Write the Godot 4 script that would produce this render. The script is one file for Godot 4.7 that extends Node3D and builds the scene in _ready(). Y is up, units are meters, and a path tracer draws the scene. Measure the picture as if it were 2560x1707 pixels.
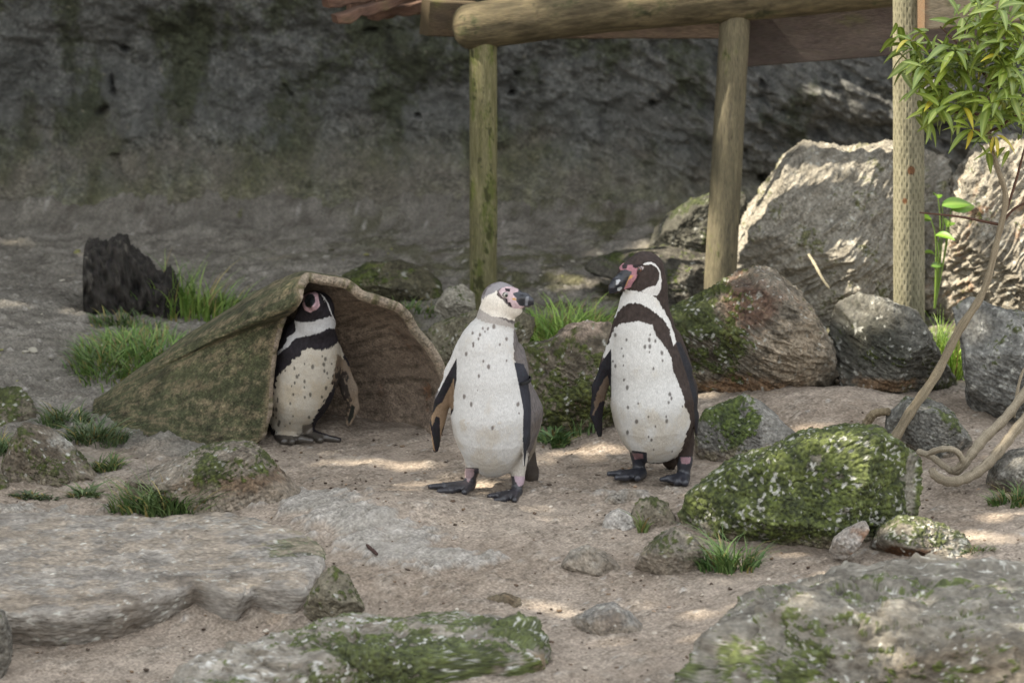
extends Node3D

var nz := {}          # noises by name
var mats := {}
var used := {}
var rng := RandomNumberGenerator.new()


func _ready() -> void:
	rng.seed = 20417
	# ---- camera, sky, sun, exposure
	var cam := Camera3D.new()
	cam.name = "camera"
	add_child(cam)
	cam.position = Vector3(0, 2.578, 8.63)
	cam.rotation_degrees = Vector3(-14, 0, 0)
	cam.near = 0.1
	cam.far = 400.0
	var lens := CameraAttributesPhysical.new()
	lens.frustum_focal_length = 115.17
	lens.frustum_focus_distance = 9.05
	lens.exposure_aperture = 4.0
	lens.frustum_near = 0.1
	lens.frustum_far = 400.0
	cam.attributes = lens
	cam.fov = 11.897
	var env := Environment.new()
	env.background_mode = Environment.BG_SKY
	var sm := ProceduralSkyMaterial.new()
	sm.sky_top_color = Color(0.69, 0.705, 0.73)
	sm.sky_horizon_color = Color(0.82, 0.82, 0.81)
	sm.sky_energy_multiplier = 1.12
	sm.sky_curve = 0.2
	sm.ground_bottom_color = Color(0.25, 0.23, 0.2)
	sm.ground_horizon_color = Color(0.5, 0.5, 0.48)
	sm.sun_angle_max = 12.0
	var sky := Sky.new()
	sky.sky_material = sm
	env.sky = sky
	env.tonemap_mode = Environment.TONE_MAPPER_LINEAR
	env.tonemap_exposure = 3.55
	env.sdfgi_enabled = true
	env.ssao_enabled = true
	env.ssil_enabled = true
	var we := WorldEnvironment.new()
	we.name = "environment"
	we.environment = env
	add_child(we)
	var sun := DirectionalLight3D.new()
	sun.name = "sun"
	sun.light_energy = 1.6
	sun.light_angular_distance = 0.6
	sun.light_color = Color(1.0, 0.96, 0.89)
	sun.shadow_enabled = true
	sun.look_at_from_position(Vector3(-4.2, 5.0, 0.3), Vector3.ZERO)
	add_child(sun)

	make_noises()
	make_materials()
	build_ground()
	build_wall()
	build_rocks()
	build_shelter()
	build_den()
	build_penguins()
	build_plants()
	build_litter()
	build_canopy()
	run_jobs()


# ---- small helpers
# heavy shapes are worked out side by side; each job fills one mesh
var jobs: Array = []
var done: Array = []


func job(o: MeshInstance3D, f) -> void:
	jobs.append([o, f])


var turn := 0
var gate := Mutex.new()


func work(_t: int) -> void:
	while true:
		gate.lock()
		var i := turn
		turn += 1
		gate.unlock()
		if i >= jobs.size():
			return
		done[i] = jobs[i][1].call()


func run_jobs() -> void:
	done.resize(jobs.size())
	var crew: Array[Thread] = []
	for t in 4:
		var th := Thread.new()
		th.start(work.bind(t))
		crew.append(th)
	for th in crew:
		th.wait_to_finish()
	for i in jobs.size():
		var d: Dictionary = done[i]
		var m := array_mesh(d.v, d.n, d.ix, d.c)
		if d.has("ix2"):
			array_mesh(d.v, d.n, d.ix2, d.c, PackedVector2Array(), m)
			m.surface_set_material(0, mats["feather"])
			m.surface_set_material(1, mats["horn"])
		(jobs[i][0] as MeshInstance3D).mesh = m

func make_noises() -> void:
	var spec := {
		"fbm": [FastNoiseLite.TYPE_SIMPLEX_SMOOTH, FastNoiseLite.FRACTAL_FBM, 5, 11],
		"soft": [FastNoiseLite.TYPE_SIMPLEX_SMOOTH, FastNoiseLite.FRACTAL_FBM, 2, 23],
		"one": [FastNoiseLite.TYPE_SIMPLEX_SMOOTH, FastNoiseLite.FRACTAL_NONE, 1, 37],
		"ridge": [FastNoiseLite.TYPE_SIMPLEX_SMOOTH, FastNoiseLite.FRACTAL_RIDGED, 4, 53],
		"layers": [FastNoiseLite.TYPE_SIMPLEX_SMOOTH, FastNoiseLite.FRACTAL_RIDGED, 2, 59],
		"cell": [FastNoiseLite.TYPE_CELLULAR, FastNoiseLite.FRACTAL_NONE, 1, 71],
		"rough": [FastNoiseLite.TYPE_SIMPLEX_SMOOTH, FastNoiseLite.FRACTAL_FBM, 3, 97],
	}
	for k in spec:
		var n := FastNoiseLite.new()
		n.noise_type = spec[k][0]
		n.fractal_type = spec[k][1]
		n.fractal_octaves = spec[k][2]
		n.seed = spec[k][3]
		n.frequency = 1.0
		n.fractal_gain = 0.55
		nz[k] = n


func lin(hex: String) -> Color:
	return Color(hex).srgb_to_linear()


func numbered(called: String) -> String:
	var n: int = used.get(called, 0)
	used[called] = n + 1
	return called if n == 0 else "%s_%03d" % [called, n]


func tag(o: Node3D, label: String, category: String, group := "", kind := "") -> void:
	if label:
		o.set_meta("label", label)
	if category:
		o.set_meta("category", category)
	if group:
		o.set_meta("group", group)
	if kind:
		o.set_meta("kind", kind)


func thing(called: String, label: String, category: String, where := Vector3.ZERO, group := "") -> Node3D:
	var o := Node3D.new()
	o.name = numbered(called)
	o.position = where
	add_child(o, true)
	tag(o, label, category, group)
	return o


# a mesh as a thing (parent = self) or as a part of a thing
func put(called: String, mesh: Mesh, mat: Material, parent: Node3D = null) -> MeshInstance3D:
	var o := MeshInstance3D.new()
	o.name = numbered(called) if parent == null else called
	o.mesh = mesh
	if mat:
		o.material_override = mat
	(self if parent == null else parent).add_child(o, true)
	return o


func normals_of(v: PackedVector3Array, ix: PackedInt32Array) -> PackedVector3Array:
	var n := PackedVector3Array()
	n.resize(v.size())
	var i := 0
	var e := ix.size()
	while i < e:
		var a := ix[i]
		var b := ix[i + 1]
		var c := ix[i + 2]
		var f := (v[c] - v[a]).cross(v[b] - v[a])
		n[a] += f
		n[b] += f
		n[c] += f
		i += 3
	for k in n.size():
		n[k] = n[k].normalized()
	return n


func array_mesh(v: PackedVector3Array, n: PackedVector3Array, ix: PackedInt32Array, c := PackedColorArray(), uv := PackedVector2Array(), onto: ArrayMesh = null) -> ArrayMesh:
	var a := []
	a.resize(Mesh.ARRAY_MAX)
	a[Mesh.ARRAY_VERTEX] = v
	a[Mesh.ARRAY_NORMAL] = n
	a[Mesh.ARRAY_INDEX] = ix
	if c.size():
		a[Mesh.ARRAY_COLOR] = c
	if uv.size():
		a[Mesh.ARRAY_TEX_UV] = uv
	var m := onto if onto else ArrayMesh.new()
	m.add_surface_from_arrays(Mesh.PRIMITIVE_TRIANGLES, a)
	return m


# indices of a grid of nu columns and nv rows, optionally closed round the columns; clockwise seen from the side that (du x dv) points to when flip is false
func grid_index(nu: int, nv: int, closed: bool, flip := false) -> PackedInt32Array:
	var ix := PackedInt32Array()
	var w := nu if closed else nu - 1
	ix.resize(w * (nv - 1) * 6)
	var k := 0
	for j in nv - 1:
		for i in w:
			var a := j * nu + i
			var b := j * nu + (i + 1) % nu
			var c := a + nu
			var d := b + nu
			if flip:
				ix[k] = a; ix[k + 1] = b; ix[k + 2] = c; ix[k + 3] = b; ix[k + 4] = d; ix[k + 5] = c
			else:
				ix[k] = a; ix[k + 1] = c; ix[k + 2] = b; ix[k + 3] = b; ix[k + 4] = c; ix[k + 5] = d
			k += 6
	return ix


# ---- textures and materials
func noise_image(size: int, parts: Array, lo: float, hi: float, power := 1.0) -> Image:
	# parts: [type, frequency in cycles per tile, weight, seed, fractal octaves]
	var acc := PackedFloat32Array()
	acc.resize(size * size)
	for p in parts:
		var n := FastNoiseLite.new()
		n.noise_type = p[0]
		n.frequency = p[1] / float(size)
		n.seed = p[3]
		n.fractal_type = FastNoiseLite.FRACTAL_FBM if p[4] > 1 else FastNoiseLite.FRACTAL_NONE
		n.fractal_octaves = p[4]
		var b: PackedByteArray = n.get_seamless_image(size, size, false, false, 0.25, true).get_data()
		var w: float = p[2] / 255.0
		for i in acc.size():
			acc[i] += b[i] * w
	var out := PackedByteArray()
	out.resize(size * size)
	for i in acc.size():
		out[i] = int(clampf(255.0 * lerpf(lo, hi, pow(clampf(acc[i], 0.0, 1.0), power)), 0.0, 255.0))
	return Image.create_from_data(size, size, false, Image.FORMAT_L8, out)


func tex(im: Image) -> ImageTexture:
	return ImageTexture.create_from_image(im)


func solid(name_: String, rough: float, spec := 0.5) -> StandardMaterial3D:
	var m := StandardMaterial3D.new()
	m.resource_name = name_
	m.vertex_color_use_as_albedo = true
	m.roughness = rough
	m.metallic_specular = spec
	mats[name_] = m
	return m


func tri(m: StandardMaterial3D, albedo: Texture2D, bump: Texture2D, cm: float, scale := Vector3.ONE) -> void:
	m.uv1_triplanar = true
	m.uv1_scale = scale
	m.uv1_triplanar_sharpness = 3.0
	if albedo:
		m.albedo_texture = albedo
	if bump:
		m.heightmap_enabled = true
		m.heightmap_texture = bump
		m.heightmap_scale = cm


func make_materials() -> void:
	var S := FastNoiseLite.TYPE_SIMPLEX_SMOOTH
	var C := FastNoiseLite.TYPE_CELLULAR
	var V := FastNoiseLite.TYPE_VALUE
	var stone := noise_image(512, [[S, 14.0, 0.3, 3, 4], [V, 110.0, 0.38, 5, 2], [S, 60.0, 0.32, 9, 3]], 0.30, 1.15, 1.1)
	var stone_h := noise_image(512, [[S, 16.0, 0.4, 13, 5], [V, 90.0, 0.35, 15, 2], [C, 40.0, 0.25, 16, 1]], 0.0, 1.0)
	var st := tex(stone)
	var sh := tex(stone_h)
	tri(solid("stone", 0.92, 0.35), st, sh, 1.5, Vector3.ONE * 1.6)
	var sand := noise_image(512, [[V, 170.0, 0.5, 21, 2], [S, 90.0, 0.25, 22, 2], [S, 9.0, 0.25, 24, 4]], 0.42, 1.05, 1.0)
	var sand_h := noise_image(512, [[V, 150.0, 0.35, 25, 2], [S, 24.0, 0.4, 26, 4], [C, 60.0, 0.25, 27, 1]], 0.0, 1.0)
	tri(solid("sand", 0.97, 0.2), tex(sand), tex(sand_h), 0.7, Vector3.ONE * 1.15)
	tri(solid("rockface", 0.9, 0.35), st, sh, 1.7, Vector3.ONE * 0.9)
	var layer := noise_image(512, [[S, 9.0, 0.4, 61, 5], [V, 100.0, 0.25, 62, 2], [S, 50.0, 0.35, 63, 3]], 0.45, 1.12, 1.0)
	var layer_h := noise_image(512, [[S, 8.0, 0.55, 64, 5], [V, 90.0, 0.2, 65, 2], [C, 26.0, 0.25, 66, 1]], 0.0, 1.0)
	tri(solid("slab", 0.9, 0.35), tex(layer), tex(layer_h), 1.1, Vector3(1.0, 2.4, 1.4))
	tri(solid("clay", 0.88, 0.35), st, sh, 0.5, Vector3.ONE * 2.3)
	var grain := noise_image(512, [[S, 40.0, 0.6, 31, 3], [V, 140.0, 0.4, 32, 1]], 0.6, 1.0)
	tri(solid("timber", 0.85, 0.35), tex(grain), tex(grain), 0.25, Vector3(6, 0.7, 6))
	tri(solid("timber_flat", 0.85, 0.35), tex(grain), tex(grain), 0.25, Vector3(0.7, 6, 6))
	var quill := noise_image(512, [[S, 60.0, 0.55, 41, 3], [V, 150.0, 0.45, 42, 1]], 0.78, 1.0)
	tri(solid("feather", 0.75, 0.3), tex(quill), tex(quill), 0.2, Vector3(6, 2.0, 6))
	tri(solid("horn", 0.38, 0.5), tex(quill), tex(quill), 0.05, Vector3(6, 6, 6))
	solid("plain", 0.7, 0.4)
	var leaf := solid("leaf", 0.42, 0.5)
	leaf.backlight_enabled = true
	leaf.backlight = Color(0.4, 0.44, 0.16)
	var blade := solid("blade", 0.55, 0.4)
	blade.backlight_enabled = true
	blade.backlight = Color(0.36, 0.4, 0.16)
	var bark := solid("bark", 0.85, 0.3)
	tri(bark, tex(grain), tex(grain), 0.15, Vector3(9, 4, 9))
	solid("gloss", 0.08, 0.6)


# ---- ground: a sandy sheet with low rises
func bump(x: float, z: float, cx: float, cz: float, rx: float, rz: float) -> float:
	var a := (x - cx) / rx
	var b := (z - cz) / rz
	return exp(-(a * a + b * b))


func gy(x: float, z: float) -> float:
	var y := 0.0
	y -= 0.09 * smoothstep(-0.05, -0.45, x) * smoothstep(0.7, 0.98, z)
	y += 0.07 * bump(x, z, 0.95, -0.75, 0.38, 0.34)
	y += 0.05 * bump(x, z, 1.55, 0.5, 0.5, 0.5)
	y += 0.035 * bump(x, z, 0.62, 0.30, 0.35, 0.25)
	y += 0.12 * bump(x, z, -1.9, -1.6, 0.7, 0.8)
	y += 0.05 * bump(x, z, -0.35, 0.22, 0.3, 0.22)
	y -= 0.022 * bump(x, z, -0.60, -0.52, 0.16, 0.1)
	y -= 0.03 * bump(x, z, 0.12, 0.95, 0.4, 0.35)
	y += 0.03 * bump(x, z, 0.7, 1.0, 0.35, 0.2)
	var off := z - wall_z(x)
	if off < 1.1:
		var rise := minf(-0.12 * log(maxf(off, 0.05) / 0.62), 0.11)
		y += 0.5 * (rise + sqrt(rise * rise + 0.0036))
	y += 0.012 * nz["soft"].get_noise_2d(x * 2.2, z * 2.2)
	return y


func at_ground(x: float, z: float, sink := 0.0) -> Vector3:
	return Vector3(x, gy(x, z) - sink, z)


func axis(lo: float, hi: float, step: float, far: float) -> PackedFloat32Array:
	var a := PackedFloat32Array()
	var p := lo
	var s := step
	var below: Array[float] = []
	while p > -far:
		s *= 1.35
		p -= s
		below.append(p)
	below.reverse()
	for q in below:
		a.append(q)
	p = lo
	while p < hi:
		a.append(p)
		p += step
	s = step
	while p < far:
		a.append(p)
		s *= 1.35
		p += s
	return a


func build_ground() -> void:
	var o := put("ground", null, mats["sand"])
	o.set_meta("kind", "structure")
	o.set_meta("label", "sandy trodden ground with pale worn bedrock and grey hollow behind")
	job(o, ground_shape)


func ground_shape() -> Dictionary:
	var xs := axis(-2.0, 2.15, 0.0115, 120.0)
	var zs := axis(-3.2, 1.95, 0.0125, 120.0)
	var nu := xs.size()
	var nv := zs.size()
	var v := PackedVector3Array()
	var c := PackedColorArray()
	v.resize(nu * nv)
	c.resize(nu * nv)
	var fbm: FastNoiseLite = nz["fbm"]
	var one: FastNoiseLite = nz["one"]
	var rough: FastNoiseLite = nz["rough"]
	var ridge: FastNoiseLite = nz["ridge"]
	var sand_a := lin("c0b1a0")
	var sand_b := lin("a29281")
	var sand_c := lin("cfc2b1")
	var slate := lin("a39d92")
	var white := lin("cfc9bf")
	var grey := lin("857f75")
	var green := lin("5d5d3c")
	var dark := lin("4a3f36")
	var k := 0
	for j in nv:
		var z := zs[j]
		for i in nu:
			var x := xs[i]
			var y := gy(x, z)
			var f1 := fbm.get_noise_2d(x * 1.7, z * 1.7)
			var f2 := fbm.get_noise_2d(x * 7.0 + 9.0, z * 7.0)
			var f3 := rough.get_noise_2d(x * 34.0, z * 34.0)
			# trodden sand: shallow prints and crumbs
			var col := sand_a.lerp(sand_b, clampf(0.45 + f1 * 0.9 + f2 * 0.5, 0.0, 1.0))
			col = col.lerp(sand_c, clampf(f2 * 1.3 + f3 * 0.5 - 0.1, 0.0, 0.7))
			var rel := 0.009 * f2 + 0.0035 * f3
			var crumb := smoothstep(0.42, 0.6, one.get_noise_2d(x * 62.0, z * 50.0) * 0.75 + f2 * 0.55)
			rel += 0.004 * crumb
			col = col.lerp(dark, 0.55 * crumb)
			# pale worn bedrock showing through the sand
			var bed := bump(x, z, -0.60, 0.10, 0.13, 0.09) + bump(x, z, -0.50, 0.24, 0.13, 0.10) + bump(x, z, -0.38, 0.40, 0.15, 0.12) + 0.9 * bump(x, z, -0.27, 0.58, 0.14, 0.13) + 0.6 * bump(x, z, -0.08, 0.60, 0.14, 0.09)
			bed += 0.7 * bump(x, z, 0.36, 0.05, 0.2, 0.08) + 0.7 * bump(x, z, -1.3, 0.22, 0.4, 0.1)
			var q := x * 0.75 + z * 0.65
			var str_ := ridge.get_noise_2d(q * 9.0, (x * -0.65 + z * 0.75) * 3.0)
			bed = smoothstep(0.46, 0.66, bed * 0.8 + f2 * 0.55 + str_ * 0.2 + 0.25 * f3)
			if bed > 0.0:
				var pale := slate.lerp(white, clampf(0.25 + str_ * 0.6 + f3 * 0.7, 0.0, 1.0))
				col = col.lerp(pale, bed * 0.85)
				rel += bed * (0.006 + 0.006 * str_)
			# grey floor of the hollow behind and the bare slope on the left
			var back := smoothstep(-0.95, -1.6, z + f1 * 0.5 + 0.25 * f2)
			var left := smoothstep(-0.72, -0.98, x + 0.12 * f1 + 0.1 * f2) * smoothstep(-0.12, -0.5, z + 0.3 * f1 + 0.15 * f2)
			back = maxf(back, left)
			if back > 0.0:
				var fold := fbm.get_noise_2d((x + z) * 5.0, (x - z) * 2.0)
				var g := grey.lerp(slate, clampf(0.35 + 0.9 * fold + 0.5 * f3, 0.0, 1.0))
				g = g.lerp(green, clampf(smoothstep(0.0, 0.5, f2 + f1 * 0.8 + 0.1) * 0.75 * smoothstep(-1.2, 0.2, x + 0.4 * f1), 0.0, 1.0))
				g = g.lerp(dark, 0.35 * smoothstep(0.2, 0.5, rough.get_noise_2d(x * 6.0, z * 15.0)))
				col = col.lerp(g, back)
				rel += back * (0.014 * fold + 0.007 * f3 + 0.008 * f2)
			if one.get_noise_2d(x * 31.0 + 5.0, z * 24.0) > 0.80 and f2 > 0.05:
				col = col.lerp(white, 0.7)
			v[k] = Vector3(x, y + rel, z)
			c[k] = col
			k += 1
	var ix := grid_index(nu, nv, false, true)
	return {"v": v, "n": normals_of(v, ix), "ix": ix, "c": c}


# ---- the big rock face behind
func wall_z(x: float) -> float:
	return -3.72 + 0.55 * smoothstep(0.3, 1.9, x) + 0.12 * sin(x * 1.7)


func build_wall() -> void:
	var o := put("rock_wall", null, mats["rockface"])
	tag(o, "tall dark weathered rock wall with green algae closing off the back of the enclosure", "rock wall")
	job(o, wall_shape)


func wall_shape() -> Dictionary:
	var xs := axis(-2.3, 2.5, 0.0085, 6.0)
	var hs := PackedFloat32Array()
	var h := -0.05
	while h < 1.15:
		hs.append(h)
		h += 0.0025 if h < 0.06 else 0.0075
	var s := 0.02
	while h < 3.4:
		hs.append(h)
		s *= 1.2
		h += s
	var nu := xs.size()
	var nv := hs.size()
	var v := PackedVector3Array()
	var c := PackedColorArray()
	v.resize(nu * nv)
	c.resize(nu * nv)
	var fbm: FastNoiseLite = nz["fbm"]
	var rough: FastNoiseLite = nz["rough"]
	var ridge: FastNoiseLite = nz["ridge"]
	var cell: FastNoiseLite = nz["cell"]
	var a := lin("595a56")
	var b := lin("7b7b76")
	var dark := lin("2b2b28")
	var alga := lin("42472e")
	var pale := lin("96907f")
	var k := 0
	for j in nv:
		var y := hs[j]
		for i in nu:
			var x := xs[i]
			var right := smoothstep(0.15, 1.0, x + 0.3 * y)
			var z := wall_z(x) + 0.62 * exp(-maxf(y, 0.0) / 0.12) + 0.75 * smoothstep(0.95, 2.4, y)  # last term: unseen top leans forward, added to keep sky light off the face
			# hollows and a slanting ledge
			var big := fbm.get_noise_2d(x * 1.1, y * 1.5)
			var mid := fbm.get_noise_3d(x * 4.0, y * 5.0, 7.0)
			var slant := fbm.get_noise_2d((x * 0.55 + y) * 9.0, (x - y * 0.55) * 3.5)
			var fine := rough.get_noise_2d(x * 26.0, y * 30.0)
			var crack := smoothstep(0.80, 0.93, ridge.get_noise_3d(x * 1.3, y * 2.1 - 0.3 * x, 2.0))
			var up := smoothstep(0.02, 0.2, y)
			z += up * (0.16 * big + 0.03 * mid + right * 0.075 * slant + 0.008 * fine - 0.05 * crack)
			z += 0.12 * right * smoothstep(0.15, 0.6, y) * (1.0 - smoothstep(0.55, 0.8, y - 0.1 * (x - 1.0)))
			var yy := y + 0.012 * mid * up
			v[k] = Vector3(x, yy, z)
			var t := clampf(0.5 + 0.6 * mid + 0.45 * fine + 0.4 * right * slant, 0.0, 1.0)
			var col := a.lerp(b, t)
			col = col.lerp(lin("8c8982"), 0.55 * right * clampf(0.6 + 1.2 * slant + 0.5 * fine, 0.0, 1.0))  # right side painted lighter, since the shade lies on the left
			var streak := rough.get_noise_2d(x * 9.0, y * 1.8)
			var al := smoothstep(0.0, 0.4, fbm.get_noise_3d(x * 2.6, y * 2.6, 3.0) + 0.3 * fine + 0.35 * streak + 0.12 - 0.35 * right)  # green algae, laid heavier on the left to stand in for shade
			col = col.lerp(alga, 0.8 * al)
			col = col.lerp(dark, 0.6 * smoothstep(0.25, 0.6, streak * 0.7 + 0.6 * mid - 0.1 * right))
			col = col.lerp(dark, 0.8 * crack)
			var spot := cell.get_noise_2d(x * 14.0, y * 14.0)
			if spot < -0.975:
				col = col.lerp(pale, 0.7)
			var low := 1.0 - smoothstep(0.0, 0.40, y + 0.22 * mid + 0.05 * fine + 0.08 * big)
			if low > 0.0:
				var fl := lin("857e70").lerp(lin("8d8a66"), clampf(0.35 + 1.6 * mid, 0.0, 1.0)).lerp(lin("a09889"), clampf(fine, 0.0, 1.0))
				col = col.lerp(fl, low * 0.9)
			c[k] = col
			k += 1
	var ix := grid_index(nu, nv, false)
	return {"v": v, "n": normals_of(v, ix), "ix": ix, "c": c}


# ---- rocks
func outline_radius(o: Array, mid: Vector2, dir: Vector2) -> float:
	var best := 0.02
	for i in o.size():
		var a: Vector2 = o[i] - mid
		var e: Vector2 = o[(i + 1) % o.size()] - o[i]
		var den := dir.cross(e)
		if absf(den) < 1e-9:
			continue
		var t := a.cross(e) / den
		var s := a.cross(dir) / den
		if t > 0.0 and s >= -0.001 and s <= 1.001:
			best = maxf(best, t)
	return best


# outline: standing rocks give (x, y) round the plane z = at, lying slabs give (x, z) round the plane y = at
func rock(called: String, label: String, outline: Array, at: float, o: Dictionary) -> MeshInstance3D:
	var inst := put(called, null, mats[o.get("mat", "slab" if o.get("lying", false) else "stone")])
	tag(inst, label, o.get("cat", "rock"), o.get("group", ""))
	job(inst, func() -> Dictionary: return rock_shape(outline, at, o))
	return inst


func rock_shape(outline: Array, at: float, o: Dictionary) -> Dictionary:
	var lying: bool = o.get("lying", false)
	var lo: Vector2 = outline[0]
	var hi: Vector2 = outline[0]
	for q in outline:
		lo = lo.min(q)
		hi = hi.max(q)
	var mid := (lo + hi) * 0.5
	if o.has("mid"):
		mid = o.mid
	var size := (hi - lo) * 0.5
	var span := (size.x + size.y) * 0.5
	var c := Vector3(mid.x, at, mid.y) if lying else Vector3(mid.x, mid.y, at)
	var U := Vector3.RIGHT
	var V := Vector3(0, 0, -1) if lying else Vector3.UP
	var W := Vector3.UP if lying else Vector3(0, 0, 1)
	var nu: int = o.get("nu", 160)
	var nv: int = o.get("nv", 90)
	var tf: float = o.get("tf", span * 0.7)
	var tb: float = o.get("tb", span * 0.7)
	var p: float = o.get("p", 2.6)
	var sd: float = o.get("seed", 1) * 17.31
	var r := RandomNumberGenerator.new()
	r.seed = 900 + o.get("seed", 1)
	var rad := PackedFloat32Array()
	for i in nu:
		var an := TAU * i / nu
		var d2 := Vector2(cos(an), sin(an))
		rad.append(outline_radius(outline, mid, Vector2(d2.x, -d2.y) if lying else d2))
	for turn in int(o.get("round", 5 if lying else 0)):
		var sm := rad.duplicate()
		for i in nu:
			sm[i] = (rad[(i + nu - 1) % nu] + rad[i] * 2.0 + rad[(i + 1) % nu]) * 0.25
		rad = sm
	var cuts: Array = []
	for q in o.get("cuts", []):
		cuts.append([q[0].normalized(), q[1]])
	for f in int(o.get("facets", 5)) + (0 if lying else 2):
		var n := Vector3(r.randf_range(-0.8, 0.8), r.randf_range(-0.7, 0.8), r.randf_range(0.45, 1.0)).normalized()
		var reach := sqrt(pow(n.x * size.x, 2) + pow(n.y * size.y, 2) + pow(n.z * tf, 2))
		cuts.append([n, reach * r.randf_range(0.63, 0.86)])
	var uc: float = o.get("undercut", 0.0)
	var steps: float = o.get("steps", 0.0)
	var amp: float = o.get("amp", 0.07) * span
	var fr: float = o.get("fr", 1.1) / span
	var sdir: Vector3 = (o.get("strata", Vector3(0.25, 1, 0.2)) as Vector3).normalized()
	var sa: float = o.get("sa", 0.03) * span
	var sf: float = o.get("sf", 3.0) / span
	var fbm: FastNoiseLite = nz["fbm"]
	var one: FastNoiseLite = nz["one"]
	var rough: FastNoiseLite = nz["rough"]
	var ridge: FastNoiseLite = nz["layers"]
	var v := PackedVector3Array()
	v.resize(nu * nv)
	var k := 0
	for j in nv:
		var t := float(j) / (nv - 1)
		# most rows on the side that faces outwards; each half walks over the top, then down the side
		var h := t / 0.74 if t < 0.74 else (1.0 - t) / 0.26
		var flat_ := Vector2(h / 0.62, 1.0) if h < 0.62 else Vector2(1.0, (1.0 - h) / 0.38)
		var sc_ := pow(pow(flat_.x, p) + pow(flat_.y, p), -1.0 / p)
		var sn := flat_.x * sc_
		var cs := flat_.y * sc_ * (1.0 if t < 0.74 else -1.0)
		if j == nv - 1:
			sn = 0.0
		for i in nu:
			var an := TAU * i / nu
			var q := Vector3(cos(an) * rad[i] * sn, sin(an) * rad[i] * sn, cs * (tf if cs > 0.0 else tb))
			if uc > 0.0:
				var sq := 1.0 - uc * smoothstep(0.7, -0.9, cs)
				q.x *= sq
				q.y *= sq
			for f in cuts:
				var dd: float = f[0].dot(q)
				var edge: float = f[1] * (1.0 + (0.09 if lying else 0.03) * one.get_noise_3dv((c + q + Vector3(sd, 0, sd)) * 5.0))
				if dd > edge:
					q *= edge / dd
			var w := c + U * q.x + V * q.y + W * q.z
			var m := w + Vector3(sd, -sd, sd * 0.5)
			var along := m.dot(sdir)
			var s := m + sdir * along * 3.5
			var disp := amp * fbm.get_noise_3dv(m * fr) + sa * 0.6 * (ridge.get_noise_3dv(s * sf * 0.6) - 0.2) + 0.014 * span * rough.get_noise_3dv(m * fr * 9.0)
			if steps > 0.0:
				var tn := fbm.get_noise_3d(m.x * 2.0, m.y * 2.0, m.z * 3.2)
				disp += steps * (smoothstep(-0.03, 0.02, tn) + smoothstep(0.2, 0.25, tn) - smoothstep(-0.3, -0.25, -tn) * 0.6 - 0.6)
			var out := (w - c).normalized()
			if lying:
				out = (out + Vector3.UP * signf(cs) * 0.8).normalized()
			v[k] = w + out * disp
			k += 1
	var ix := grid_index(nu, nv, true, true)
	var n := normals_of(v, ix)
	# poles share one normal
	for i in nu:
		n[i] = W
		n[(nv - 1) * nu + i] = -W
	var ca := lin(o.get("a", "6f6a60"))
	var cb := lin(o.get("b", "b0aa9d"))
	var rust := lin(o.get("rustc", "9a6a42"))
	var ra: float = o.get("rust", 0.0)
	var moss: float = o.get("moss", 0.0)
	var mup: float = o.get("mossup", 0.3)
	var ma := lin(o.get("ma", "323c18"))
	var mb := lin(o.get("mb", "606c2c"))
	var lich: float = o.get("lich", 0.3)
	var lc := lin(o.get("lc", "d6d4c8"))
	var thin: float = o.get("thin", 0.85 if lying else 0.25)
	var specks: float = o.get("specks", 0.25)
	var zones: Array = o.get("zones", [])
	var sand: float = o.get("sand", 0.03)
	var sandtop: float = o.get("sandtop", 0.0)
	var sc := lin("a59785")
	var col := PackedColorArray()
	col.resize(v.size())
	var crust := lin("2c2a22")
	for i in v.size():
		var w := v[i]
		var m := w + Vector3(sd, -sd, sd * 0.5)
		var along := m.dot(sdir)
		var s := m + sdir * along * 3.0
		var ms := Vector3(m.x * 0.85 + m.z * 0.1, m.y * 1.1, m.z * 1.1 - m.x * 0.1) if lying else m
		var f1 := fbm.get_noise_3dv(ms * 5.0)
		var f2 := fbm.get_noise_3dv(ms * 17.0 + Vector3(5, 1, 9))
		var f3 := rough.get_noise_3dv(m * 60.0)
		var band := ridge.get_noise_3dv(s * 6.0)
		var cc := ca.lerp(cb, clampf(0.5 + 0.5 * f1 + 0.6 * f2 + 0.35 * band - 0.1 + 0.3 * f3, 0.0, 1.0))
		if ra > 0.0:
			cc = cc.lerp(rust, smoothstep(0.35 - ra, 0.75 - ra, f1 * 0.7 + band * 0.4 + 0.2 * f3) * 0.8)
		var extra := 0.0
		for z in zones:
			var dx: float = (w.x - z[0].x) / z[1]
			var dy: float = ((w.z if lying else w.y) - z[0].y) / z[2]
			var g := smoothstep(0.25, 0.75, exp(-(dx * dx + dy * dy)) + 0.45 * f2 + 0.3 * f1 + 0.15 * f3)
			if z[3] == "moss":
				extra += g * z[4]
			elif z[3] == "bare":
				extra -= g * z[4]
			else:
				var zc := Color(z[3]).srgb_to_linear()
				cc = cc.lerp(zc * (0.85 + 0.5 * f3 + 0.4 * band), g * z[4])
		# dark crusts in cracks of the surface and pale lichen specks
		cc = cc.lerp(crust, 0.6 * smoothstep(0.30, 0.55, rough.get_noise_3dv(s * 13.0) - 0.1))
		var spk := smoothstep(0.62 - 0.45 * lich, 0.80 - 0.45 * lich, one.get_noise_3dv(m * 42.0) * 0.6 + f2 * 0.7 + 0.2 * f3)
		cc = cc.lerp(lc, spk * 0.75)
		# moss cushions: matter with its own thickness and ragged edge
		var up := n[i].y
		var mm := moss + extra + mup * (up - 0.3) + 0.75 * f1 + 0.65 * f2 + 0.45 * f3 - 0.25 * spk
		var mk := smoothstep(0.40, 0.56, mm)
		var lift := 0.0
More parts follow.
